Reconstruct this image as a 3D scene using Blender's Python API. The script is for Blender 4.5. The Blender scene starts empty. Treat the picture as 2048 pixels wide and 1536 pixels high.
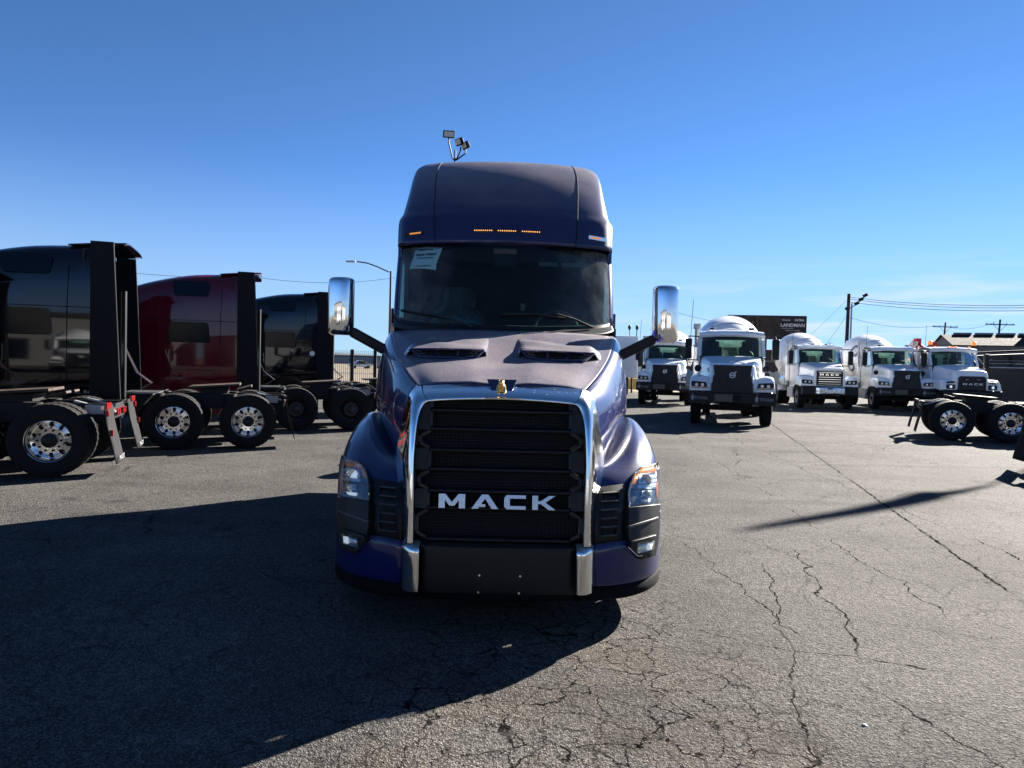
import bpy, bmesh, math, random
from math import sin, cos, pi, radians, sqrt, atan2
from mathutils import Vector, Matrix, Euler
random.seed(7)
S = bpy.context.scene
COL = S.collection

# ------------------------------------------------------------------ camera, world, sun, exposure
F = 1450.0; CAMH = 1.75; ROLL = 0.0245; PITCH = 41 / F
cam_d = bpy.data.cameras.new('camera'); cam = bpy.data.objects.new('camera', cam_d); COL.objects.link(cam)
cam_d.sensor_width = 36; cam_d.lens = F / 2048 * 36; cam_d.clip_end = 6000; cam_d.clip_start = 0.05
cam.matrix_world = Matrix.Translation((0, 0, CAMH)) @ Matrix.Rotation(pi / 2 - PITCH, 4, 'X') @ Matrix.Rotation(ROLL, 4, 'Z')
S.camera = cam
SUN_EL = radians(25); SUN_AZ = radians(45)          # azimuth clockwise from +Y
w = bpy.data.worlds.new('World'); S.world = w; w.use_nodes = True
nt = w.node_tree; nt.nodes.clear()
wo = nt.nodes.new('ShaderNodeOutputWorld'); bg = nt.nodes.new('ShaderNodeBackground')
sky = nt.nodes.new('ShaderNodeTexSky'); sky.sky_type = 'NISHITA'; sky.sun_disc = False
sky.sun_elevation = SUN_EL; sky.sun_rotation = SUN_AZ; sky.altitude = 2500; sky.air_density = 0.42; sky.dust_density = 0.0; sky.ozone_density = 6.0
bg.inputs[1].default_value = 0.055
nt.links.new(bg.outputs[0], wo.inputs[0])
sun_d = bpy.data.lights.new('sun', 'SUN'); sun = bpy.data.objects.new('sun', sun_d); COL.objects.link(sun)
sun_d.energy = 5.0; sun_d.angle = radians(0.5); sun_d.color = (1.0, 0.93, 0.84)
sdir = Vector((sin(SUN_AZ) * cos(SUN_EL), cos(SUN_AZ) * cos(SUN_EL), sin(SUN_EL)))
sun.rotation_euler = sdir.to_track_quat('Z', 'Y').to_euler(); sun.location = (30, 30, 30)
vs = S.view_settings; vs.view_transform = 'Standard'; vs.look = 'None'; vs.gamma = 1; vs.exposure = 2.3; vs.use_curve_mapping = False
S.render.resolution_x = 1024; S.render.resolution_y = 768

def site(px, py, Y):
    """photo pixel at a surveyed distance -> metres in the yard"""
    a = (px - 1024) + ROLL * (py - 768); b = (py - 768) - ROLL * (px - 1024) + 41
    return Vector((a / F * Y, Y, CAMH - b / F * Y))

# ------------------------------------------------------------------ node helper
class NT:
    def __init__(s, tree): s.t = tree
    def n(s, typ, **kw):
        nd = s.t.nodes.new(typ)
        for k, v in kw.items(): setattr(nd, k, v)
        return nd
    def put(s, sock, v):
        if v is None: return
        if isinstance(v, bpy.types.NodeSocket): s.t.links.new(v, sock)
        elif isinstance(v, (tuple, list)) and len(v) == 3 and sock.type == 'RGBA': sock.default_value = (*v, 1)
        else: sock.default_value = v
    def m(s, op, a, b=None, c=None, clamp=False):
        nd = s.n('ShaderNodeMath', operation=op, use_clamp=clamp)
        for i, v in enumerate((a, b, c)): s.put(nd.inputs[i], v)
        return nd.outputs[0]
    def ramp(s, v, a, b, c=0., d=1.):
        nd = s.n('ShaderNodeMapRange'); nd.interpolation_type = 'SMOOTHSTEP'
        for i, x in enumerate((v, a, b, c, d)): s.put(nd.inputs[i], x)
        return nd.outputs[0]
    def noise(s, vec, scale, detail=3, rough=.55, color=False):
        nd = s.n('ShaderNodeTexNoise'); s.put(nd.inputs['Vector'], vec)
        nd.inputs['Scale'].default_value = scale; nd.inputs['Detail'].default_value = detail; nd.inputs['Roughness'].default_value = rough
        return nd.outputs[1 if color else 0]
    def mix(s, f, a, b):
        nd = s.n('ShaderNodeMix', data_type='RGBA'); s.put(nd.inputs[0], f); s.put(nd.inputs[6], a); s.put(nd.inputs[7], b)
        return nd.outputs[2]
    def vm(s, op, a, b=None, out=0):
        nd = s.n('ShaderNodeVectorMath', operation=op); s.put(nd.inputs[0], a)
        if b is not None: s.put(nd.inputs[1], b)
        return nd.outputs[out]
    def scale(s, a, k):
        nd = s.n('ShaderNodeVectorMath', operation='SCALE'); s.put(nd.inputs[0], a); s.put(nd.inputs[3], k); return nd.outputs[0]
    def bump(s, h, dist, strength=1., nrm=None):
        nd = s.n('ShaderNodeBump'); s.put(nd.inputs['Height'], h); nd.inputs['Distance'].default_value = dist; nd.inputs['Strength'].default_value = strength
        if nrm is not None: s.put(nd.inputs['Normal'], nrm)
        return nd.outputs[0]

# sky with thin cirrus low on the right
N = NT(nt)
tc = N.n('ShaderNodeTexCoord').outputs['Generated']
sp = N.n('ShaderNodeSeparateXYZ'); nt.links.new(tc, sp.inputs[0])
strv = N.vm('MULTIPLY', tc, (3.0, 3.0, 34.0))
cn = N.noise(strv, 1.6, 6, .6)
cm = N.ramp(cn, .44, .70)
band = N.m('MULTIPLY', N.ramp(sp.outputs[2], 0.0, 0.012), N.ramp(sp.outputs[2], 0.16, 0.05))
side = N.ramp(sp.outputs[0], -0.05, 0.45, .12, 1.)
cf = N.m('MULTIPLY', N.m('MULTIPLY', cm, band), N.m('MULTIPLY', side, .65))
hz = N.mix(N.m('MULTIPLY', N.ramp(sp.outputs[2], .27, -.01), .85), N.vm('MULTIPLY', sky.outputs[0], (.97, 1.12, 1.05)), (1.60, 2.22, 2.62))
skyc = N.mix(cf, hz, (3.3, 3.4, 3.5))
nt.links.new(skyc, bg.inputs[0])

# ------------------------------------------------------------------ materials
MATS = {}
def mat(name, col=(.5, .5, .5), rough=.5, metal=0., spec=.5, coat=0., noise=0., nscale=8., bump=0., bscale=60., emis=None, estr=1., dust=0., dustcol=(.30, .27, .24)):
    if name in MATS: return MATS[name]
    m = bpy.data.materials.new(name); m.use_nodes = True; MATS[name] = m
    t = m.node_tree; N = NT(t); p = t.nodes['Principled BSDF']
    c = (*col, 1); p.inputs['Base Color'].default_value = c; p.inputs['Roughness'].default_value = rough
    p.inputs['Metallic'].default_value = metal; p.inputs['Specular IOR Level'].default_value = spec
    p.inputs['Coat Weight'].default_value = coat; p.inputs['Coat Roughness'].default_value = .03
    oc = N.n('ShaderNodeTexCoord').outputs['Object']
    cur = None
    if noise:
        n1 = N.noise(oc, nscale, 5, .6)
        f = N.ramp(n1, .3, .7, 1 - noise, 1 + noise)
        cur = N.scale(c[:3], f)
        t.links.new(cur, p.inputs['Base Color'])
        t.links.new(N.ramp(n1, .3, .7, rough * .8, min(1, rough * 1.25)), p.inputs['Roughness'])
    if dust:
        g = N.n('ShaderNodeNewGeometry'); sx = N.n('ShaderNodeSeparateXYZ'); t.links.new(g.outputs['Normal'], sx.inputs[0])
        up = N.m('ADD', N.ramp(sx.outputs[2], .5, .98, .10, 1.), N.ramp(sx.outputs[2], -.6, .4, -.08, .0))
        fine = N.ramp(N.noise(oc, 85, 5, .85), .32, .70, .6, 1.4)
        big = N.ramp(N.noise(N.vm('MULTIPLY', oc, (1, 1, .6)), 1.4, 4, .6), .25, .75, .7, 1.25)
        sp_ = N.ramp(N.noise(oc, 48, 2, .5), .68, .74, 0, .8)
        f = N.m('ADD', N.m('MULTIPLY', N.m('MULTIPLY', N.m('MULTIPLY', up, fine), big), dust), N.m('MULTIPLY', sp_, N.m('MULTIPLY', up, dust * 2.)), clamp=True)
        base = cur if cur is not None else c[:3]
        t.links.new(N.mix(f, base, dustcol), p.inputs['Base Color'])
        t.links.new(N.ramp(f, 0, .45, rough, .62), p.inputs['Roughness'])
        if coat: t.links.new(N.ramp(f, 0, .35, coat, coat * .25), p.inputs['Coat Weight'])
    if bump:
        t.links.new(N.bump(N.noise(oc, bscale, 4, .6), bump), p.inputs['Normal'])
    if emis:
        p.inputs['Emission Color'].default_value = (*emis, 1); p.inputs['Emission Strength'].default_value = estr
    return m

def glass(name, tint=(.62, .74, .70), dustf=.03, refl=1.):
    m = bpy.data.materials.new(name); m.use_nodes = True; MATS[name] = m
    t = m.node_tree; t.nodes.clear(); N = NT(t)
    out = N.n('ShaderNodeOutputMaterial'); tr = N.n('ShaderNodeBsdfTransparent'); tr.inputs[0].default_value = (*tint, 1)
    gl = N.n('ShaderNodeBsdfGlossy'); gl.inputs['Roughness'].default_value = .015
    fr = N.n('ShaderNodeFresnel'); fr.inputs[0].default_value = 1.5
    mx = N.n('ShaderNodeMixShader'); N.put(mx.inputs[0], N.m('MULTIPLY', fr.outputs[0], refl, clamp=True)); t.links.new(tr.outputs[0], mx.inputs[1]); t.links.new(gl.outputs[0], mx.inputs[2])
    df = N.n('ShaderNodeBsdfDiffuse'); df.inputs[0].default_value = (.34, .36, .34, 1)
    oc = N.n('ShaderNodeTexCoord').outputs['Object']
    sm = N.ramp(N.noise(N.vm('MULTIPLY', oc, (2.5, 2.5, .8)), 3.2, 5, .65), .3, .75, .4, 1.8)
    spk = N.ramp(N.noise(oc, 60, 3, .6), .62, .72, 0, 3.)
    mx2 = N.n('ShaderNodeMixShader'); 
    if dustf > .0205 and dustf < .03:                     # outside the wiper sweep the film is thicker
        sx = N.n('ShaderNodeSeparateXYZ'); t.links.new(oc, sx.inputs[0]); dustf = N.ramp(N.m('ADD', N.m('ABSOLUTE', sx.outputs[0]), N.m('MULTIPLY', N.noise(oc, 2, 3, .6), .2)), .55, 1.0, .010, .15)
    N.put(mx2.inputs[0], N.m('MULTIPLY', N.m('ADD', sm, spk), dustf, clamp=True))
    t.links.new(mx.outputs[0], mx2.inputs[1]); t.links.new(df.outputs[0], mx2.inputs[2]); t.links.new(mx2.outputs[0], out.inputs[0])
    return m

PAINT = mat('navy_paint', (.0025, .008, .062), .35, 0., .05, .8, dust=.44, dustcol=(.36, .32, .30))
PAINTF = mat('navy_paint_lower', (.0028, .009, .072), .25, 0., .12, .8, dust=.14, dustcol=(.36, .33, .32))
PAINTN = mat('navy_paint_clean', (.003, .008, .085), .2, 0., .15, .6, dust=.10, dustcol=(.28, .26, .28))
CHROME = mat('chrome', (.80, .82, .84), .06, 1., dust=.16, dustcol=(.4, .38, .36))
CHROMED = mat('chrome_dusty', (.72, .74, .76), .12, 1., dust=.42, dustcol=(.42, .40, .37))
ALU = mat('polished_aluminium', (.78, .79, .80), .13, 1., noise=.08, nscale=20)
BLKP = mat('black_plastic', (.006, .007, .009), .45, spec=.28, noise=.15, dust=.03)
BLKG = mat('grille_black', (.0055, .006, .009), .4, spec=.35, noise=.1)
VOID = mat('dark_recess', (.002, .002, .003), .9)
TYRE = mat('tyre_rubber', (.007, .007, .008), .8, spec=.25, noise=.25, nscale=14, dust=.05, dustcol=(.18, .16, .14))
STEEL = mat('black_frame_steel', (.006, .006, .007), .6, spec=.3, noise=.3, nscale=10, dust=.05)
RIMB = mat('black_wheel_steel', (.012, .012, .014), .5, dust=.1)
GALV = mat('galvanised_steel', (.36, .37, .38), .45, .6, noise=.15)
WHITE = mat('white_truck_paint', (.84, .85, .86), .25, 0, .5, .8, noise=.03, nscale=2, dust=.035, dustcol=(.45, .42, .38))
DRUM = mat('white_drum_paint', (.72, .73, .74), .35, 0, .5, .3, noise=.05, nscale=1.5, dust=.12, dustcol=(.42, .40, .36))
BPAINT = mat('black_truck_paint', (.003, .0035, .006), .07, 0, .1, 1., dust=.008)
RPAINT = mat('maroon_truck_paint', (.10, .003, .012), .12, 0., .1, 1., dust=.012)
FAIR = mat('black_side_fairing', (.003, .0035, .006), .45, spec=.15)
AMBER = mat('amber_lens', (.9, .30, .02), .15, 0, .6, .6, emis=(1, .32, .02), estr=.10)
AMBERD = mat('amber_reflector', (.85, .20, .02), .3, 0, .6, 1.)
LED = mat('amber_led', (1, .45, .15), .3, emis=(1, .42, .12), estr=.30)
LAMPW = mat('headlamp_led', (.9, .95, 1.), .2, emis=(.85, .95, 1.), estr=.11)
REFL = mat('lamp_reflector', (.58, .59, .60), .28, 1., bump=.004, bscale=30)
GLASSW = glass('windscreen_glass', (.40, .56, .54), .022, .8)
GLASSL = glass('lamp_lens', (.93, .95, .96), .006, .22)
GLASST = glass('truck_glass', (.60, .76, .70), .02, 1.)
DKGLASS = mat('dark_tinted_glass', (.002, .004, .008), .1, 0, .18, 0)
SEAT = mat('seat_fabric', (.030, .030, .032), .8, noise=.2)
PLASTIC = mat('seat_plastic_wrap', (.30, .33, .35), .25, 0, .6, .3, bump=.01, bscale=14)
DASH = mat('dashboard_plastic', (.020, .021, .022), .6)
PAPER = mat('pale_blue_paper', (.22, .38, .40), .8)
INK = mat('ink', (.01, .02, .03), .7)
GOLD = mat('gold_plate', (.80, .50, .16), .22, 1., bump=.004, bscale=40)
RED = mat('red_reflector', (.22, .008, .008), .25, 0, .6, .5)
FLAPB = mat('black_mud_flap', (.004, .004, .005), .85, spec=.1)
FLAPG = mat('grey_mud_flap', (.020, .020, .022), .8, spec=.1, noise=.12)
WTXT = mat('white_lettering', (.75, .75, .75), .5)
GTXT = mat('grey_lettering', (.30, .31, .32), .5)
GREASE = mat('greasy_plate', (.035, .020, .013), .65, .1, noise=.4, nscale=6)
ORNG = mat('orange_beacon', (.9, .25, .03), .3, 0, .5, .5, emis=(1, .3, .03), estr=.15)

# ------------------------------------------------------------------ mesh helpers
class MB:
    def __init__(s): s.v = []; s.f = []
    def add(s, vs, fs):
        o = len(s.v); s.v += [Vector(v) for v in vs]; s.f += [tuple(i + o for i in f) for f in fs]; return s
    def box(s, c, d, rot=None, taper=None):
        hx, hy, hz = d[0] / 2, d[1] / 2, d[2] / 2
        R = Euler(rot).to_matrix() if rot else Matrix.Identity(3)
        vs = []
        for z in (-hz, hz):
            k = taper if (taper and z > 0) else 1
            for x, y in ((-hx, -hy), (hx, -hy), (hx, hy), (-hx, hy)): vs.append(R @ Vector((x * k, y * k, z)) + Vector(c))
        return s.add(vs, [(3, 2, 1, 0), (4, 5, 6, 7), (0, 1, 5, 4), (1, 2, 6, 5), (2, 3, 7, 6), (3, 0, 4, 7)])
    def bx(s, x0, x1, y0, y1, z0, z1): return s.box(((x0 + x1) / 2, (y0 + y1) / 2, (z0 + z1) / 2), (abs(x1 - x0), abs(y1 - y0), abs(z1 - z0)))
    def tube(s, pts, r, seg=8, r2=None, cap=True):
        pts = [Vector(p) for p in pts]; n = len(pts); vs = []; fs = []
        up = Vector((0, 0, 1)); prev = None
        for i, p in enumerate(pts):
            d = (pts[min(i + 1, n - 1)] - pts[max(i - 1, 0)]).normalized()
            a = prev if prev is not None else (up if abs(d.z) < .9 else Vector((1, 0, 0)))
            a = (a - d * a.dot(d)).normalized(); prev = a; b = d.cross(a)
            rr = r if r2 is None else r + (r2 - r) * i / (n - 1)
            for k in range(seg):
                t = 2 * pi * k / seg; vs.append(p + a * cos(t) * rr + b * sin(t) * rr)
        for i in range(n - 1):
            for k in range(seg):
                k2 = (k + 1) % seg; fs.append((i * seg + k, i * seg + k2, (i + 1) * seg + k2, (i + 1) * seg + k))
        if cap: fs.append(tuple(range(seg))[::-1]); fs.append(tuple(range((n - 1) * seg, n * seg)))
        return s.add(vs, fs)
    def bar(s, p0, p1, w_, h_, up=(0, 0, 1)):
        p0 = Vector(p0); p1 = Vector(p1); d = (p1 - p0).normalized(); a = d.cross(Vector(up))
        a = a.normalized() if a.length > 1e-4 else Vector((1, 0, 0)); b = a.cross(d)
        vs = [p + a * i * w_ / 2 + b * j * h_ / 2 for p in (p0, p1) for i, j in ((-1, -1), (1, -1), (1, 1), (-1, 1))]
        return s.add(vs, [(3, 2, 1, 0), (4, 5, 6, 7), (0, 1, 5, 4), (1, 2, 6, 5), (2, 3, 7, 6), (3, 0, 4, 7)])
    def lathe(s, prof, seg=32, origin=(0, 0, 0), axis='X', caps=True):
        # prof: (along, radius)
        vs = []; fs = []; n = len(prof); o = Vector(origin)
        for a, r in prof:
            for k in range(seg):
                t = 2 * pi * k / seg
                if axis == 'X': v = Vector((a, cos(t) * r, sin(t) * r))
                elif axis == 'Y': v = Vector((sin(t) * r, a, cos(t) * r))
                else: v = Vector((cos(t) * r, sin(t) * r, a))
                vs.append(o + v)
        for i in range(n - 1):
            for k in range(seg):
                k2 = (k + 1) % seg; fs.append((i * seg + k, i * seg + k2, (i + 1) * seg + k2, (i + 1) * seg + k))
        if caps: fs.append(tuple(range(seg))[::-1]); fs.append(tuple(range((n - 1) * seg, n * seg)))
        return s.add(vs, fs)
    def prism(s, poly, f0, f1):
        """poly of 2D points; f0/f1 map (a,b) -> 3D for the two faces"""
        n = len(poly); vs = [f0(a, b) for a, b in poly] + [f1(a, b) for a, b in poly]
        fs = [tuple(range(n))[::-1], tuple(range(n, 2 * n))] + [(i, (i + 1) % n, n + (i + 1) % n, n + i) for i in range(n)]
        return s.add(vs, fs)
    def patch(s, rows, ru=4, rv=4, mirror=False):
        g = cr_grid(rows, ru, rv)
        if mirror: g = [[Vector((-p.x, p.y, p.z)) for p in r] for r in g]
        R = len(g); C = len(g[0])
        fs = [((i * C + j), (i * C + j + 1), ((i + 1) * C + j + 1), ((i + 1) * C + j)) for i in range(R - 1) for j in range(C - 1)]
        return s.add([p for r in g for p in r], fs)
    def xf(s, M):
        s.v = [M @ v for v in s.v]; return s
    def mesh(s, name, m, smooth=35):
        me = bpy.data.meshes.new(name); me.from_pydata([tuple(v) for v in s.v], [], s.f); me.materials.append(m)
        bm = bmesh.new(); bm.from_mesh(me); bmesh.ops.remove_doubles(bm, verts=bm.verts, dist=1e-5); bmesh.ops.recalc_face_normals(bm, faces=bm.faces); bm.to_mesh(me); bm.free()
        if smooth:
            me.polygons.foreach_set('use_smooth', [True] * len(me.polygons)); me.set_sharp_from_angle(angle=radians(smooth))
        return me
    def build(s, name, m, parent=None, smooth=35, thick=0, bev=0, off=0., **props):
        o = bpy.data.objects.new(name, s.mesh(name, m, smooth)); COL.objects.link(o)
        if parent: o.parent = parent
        if thick:
            md = o.modifiers.new('thickness', 'SOLIDIFY'); md.thickness = thick; md.offset = off
        if bev:
            md = o.modifiers.new('bevel', 'BEVEL'); md.width = bev; md.segments = 2; md.limit_method = 'ANGLE'; md.harden_normals = True
        for k, v in props.items(): o[k] = v
        return o

def cr(p0, p1, p2, p3, t):
    return .5 * ((2 * p1) + (-p0 + p2) * t + (2 * p0 - 5 * p1 + 4 * p2 - p3) * t * t + (-p0 + 3 * p1 - 3 * p2 + p3) * t ** 3)
def cr_line(P, n):
    out = []; m = len(P)
    for i in range(m - 1):
        a = P[i - 1] if i else 2 * P[0] - P[1]; d = P[i + 2] if i + 2 < m else 2 * P[-1] - P[-2]
        for k in range(n): out.append(cr(a, P[i], P[i + 1], d, k / n))
    out.append(P[-1].copy()); return out
def cr_grid(rows, ru, rv):
    rows = [[Vector(p) for p in r] for r in rows]
    g = [cr_line(r, rv) for r in rows]
    cols = [cr_line([g[i][j] for i in range(len(g))], ru) for j in range(len(g[0]))]
    return [[cols[j][i] for j in range(len(cols))] for i in range(len(cols[0]))]

def empty(name, loc=(0, 0, 0), rz=0., label=None, cat=None, group=None, parent=None):
    o = bpy.data.objects.new(name, None); COL.objects.link(o); o.location = loc; o.rotation_euler = (0, 0, rz); o.empty_display_size = .3
    if parent: o.parent = parent
    return tag(o, label, cat, group)
def tag(o, label=None, cat=None, group=None, kind=None):
    if label: o['label'] = label
    if cat: o['category'] = cat
    if group: o['group'] = group
    if kind: o['kind'] = kind
    return o
def kids(o): return [c for c in bpy.data.objects if c.parent == o]
CH = {}
def copy_tree(o, parent=None, index=None):
    if index is None:
        index = {}
        for c in bpy.data.objects:
            if c.parent: index.setdefault(c.parent.name, []).append(c)
    c = o.copy(); COL.objects.link(c)
    if parent: c.parent = parent
    for k in index.get(o.name, []): copy_tree(k, c, index)
    return c

def text(body, size, m, parent, M, name='lettering', extrude=.002, sx=1., align='CENTER', bold=0.):
    cu = bpy.data.curves.new(name, 'FONT'); cu.body = body; cu.size = size; cu.extrude = extrude; cu.align_x = align; cu.align_y = 'CENTER'; cu.offset = bold; cu.resolution_u = 3
    t = bpy.data.objects.new('tmp', cu); me = bpy.data.meshes.new_from_object(t); bpy.data.objects.remove(t)
    me.name = name; me.transform(M @ Matrix.Scale(sx, 4, (1, 0, 0))); me.materials.clear(); me.materials.append(m)
    o = bpy.data.objects.new(name, me); COL.objects.link(o)
    if parent: o.parent = parent
    return o
RX = Matrix.Rotation(pi / 2, 4, 'X')                        # reads facing -y
RSIDE = Matrix.Rotation(pi / 2, 4, 'Z') @ RX                # reads facing +x
RSIDEN = Matrix.Rotation(-pi / 2, 4, 'Z') @ RX              # reads facing -x

# block letters M A C K : polygons in a unit box (height 1)
LET = {
 'M': (1.9, [[(0, 0), (0, 1), (.48, 1), (.95, .45), (1.42, 1), (1.9, 1), (1.9, 0), (1.45, 0), (1.45, .55), (1.12, .16), (.78, .16), (.45, .55), (.45, 0)]]),
 'A': (1.9, [[(0, 0), (.72, 1), (1.18, 1), (1.9, 0), (1.42, 0), (.95, .68), (.71, .34), (.98, .34), (.98, .12), (.56, .12), (.48, 0)]]),
 'C': (1.6, [[(1.6, 1), (.18, 1), (0, .82), (0, .18), (.18, 0), (1.6, 0), (1.6, .26), (.46, .26), (.42, .3), (.42, .7), (.46, .74), (1.6, .74)]]),
 'K': (1.75, [[(0, 0), (0, 1), (.42, 1), (.42, .63), (.62, .63), (1.2, 1), (1.72, 1), (.98, .52), (1.75, 0), (1.2, 0), (.62, .40), (.42, .40), (.42, 0)]])}
def block_word(wd, x0, z0, h, gap, yf, m, parent, name='letter', depth=.02, sx=1.):
    x = x0
    for ch in wd:
        wi, polys = LET[ch]
        mb = MB()
        for poly in polys:
            P = [(x + a * h * sx, z0 + b * h) for a, b in poly]
            mb.prism(P, lambda a, b: Vector((a, yf(b) - depth, b)), lambda a, b: Vector((a, yf(b), b)))
        mb.build(name, m, parent, smooth=0)
        x += wi * h * sx + gap
    return x

# ------------------------------------------------------------------ wheels (axis along X, outer face towards +X)
def tyre_mesh(r=.52, wd=.28, seg=80, tread=True):
    h = wd / 2
    prof = [(-h * .86, r * .56), (-h, r * .66), (-h * 1.02, r * .80), (-h * .96, r * .93), (-h * .86, r * .985)]
    gr = []
    for g in (-.5, -.17, .17, .5):
        gr += [((g - .045) * wd, r), ((g - .03) * wd, r - .016), ((g + .03) * wd, r - .016), ((g + .045) * wd, r)]
    gr = [p for p in gr if abs(p[0]) < h * .84]
    prof += gr + [(h * .86, r * .985), (h * .96, r * .93), (h * 1.02, r * .80), (h, r * .66), (h * .86, r * .56)]
    mb = MB().lathe(prof, seg, caps=False)
    if tread:
        for i, v in enumerate(mb.v):
            k = i % seg; rr = sqrt(v.y ** 2 + v.z ** 2)
            if rr > r * .97 and k % 2 == 0: v.y *= .985; v.z *= .985
    return mb.mesh('tyre', TYRE, 30)
def rim_mesh(m, front=False):
    mb = MB()
    if front: prof = [(.02, .10), (.11, .105), (.12, .14), (.10, .20), (.06, .255), (.07, .275), (.125, .285), (.135, .297), (.12, .30), (0, .29)]
    else: prof = [(.06, .085), (.065, .175), (.04, .18), (-.02, .20), (-.05, .235), (-.04, .262), (.09, .275), (.125, .285), (.135, .298), (.12, .302), (-.12, .29)]
    mb.lathe(prof, 48, caps=False)
    return mb.mesh('rim', m, 40)
def holes_mesh(front=False):
    mb = MB()
    for k in range(10):
        t = 2 * pi * (k + .5) / 10; r = .225 if front else .216
        mb.lathe([(-.03, .026), ((.088 if front else -.020), .026)], 14, (0, 0, 0))
        o = len(mb.v) - 24
        for i in range(o, len(mb.v)): mb.v[i] = mb.v[i] + Vector((0 if front else -.004, cos(t) * r, sin(t) * r))
    return mb.mesh('hand_holes', VOID)
def nuts_mesh(m, front=False):
    mb = MB()
    for k in range(10):
        t = 2 * pi * k / 10; c = Vector((0, cos(t) * .145, sin(t) * .145)); mb.lathe([(.05, .017), (.095, .014)], 6, c)
    return mb.mesh('lug_nuts', m)
def cap_mesh(m):
    return MB().lathe([(.0, .10), (.09, .10), (.10, .085), (.15, .08), (.165, .06), (.17, .0001)], 24, caps=False).mesh('hub_cap', m)
WM = {}
for key, rm, nm, cm_ in (('alu', ALU, VOID, BLKP), ('blk', RIMB, RIMB, RIMB), ('wht', mat('grey_wheel_steel', (.35, .36, .37), .5), STEEL, BLKP)):
    WM[key] = (rim_mesh(rm), holes_mesh(), nuts_mesh(nm), cap_mesh(cm_)); WM[key + 'f'] = (rim_mesh(rm, True), holes_mesh(True), nuts_mesh(nm), cap_mesh(cm_))
TY = tyre_mesh(); TYF = tyre_mesh(.53, .32)
def wheel(parent, x, y, z, kind, dual=True, front=False, out=1, name='wheel', s=1.):
    e = empty(name, (x, y, z), 0 if out > 0 else pi, parent=parent); e.scale = (s, s, s)
    rim, hol, nut, cap = WM[kind + ('f' if front else '')]
    def put(nm, me, dx=0):
        o = bpy.data.objects.new(nm, me); COL.objects.link(o); o.parent = e; o.location = (dx, 0, 0); return o
    put('tyre', TYF if front else TY); put('rim', rim); put('hand_holes', hol)['kind'] = 'stuff'; put('lug_nuts', nut)['kind'] = 'stuff'; put('hub_cap', cap)
    if dual: put('inner_tyre', TY, -.34)
    return e

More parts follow.
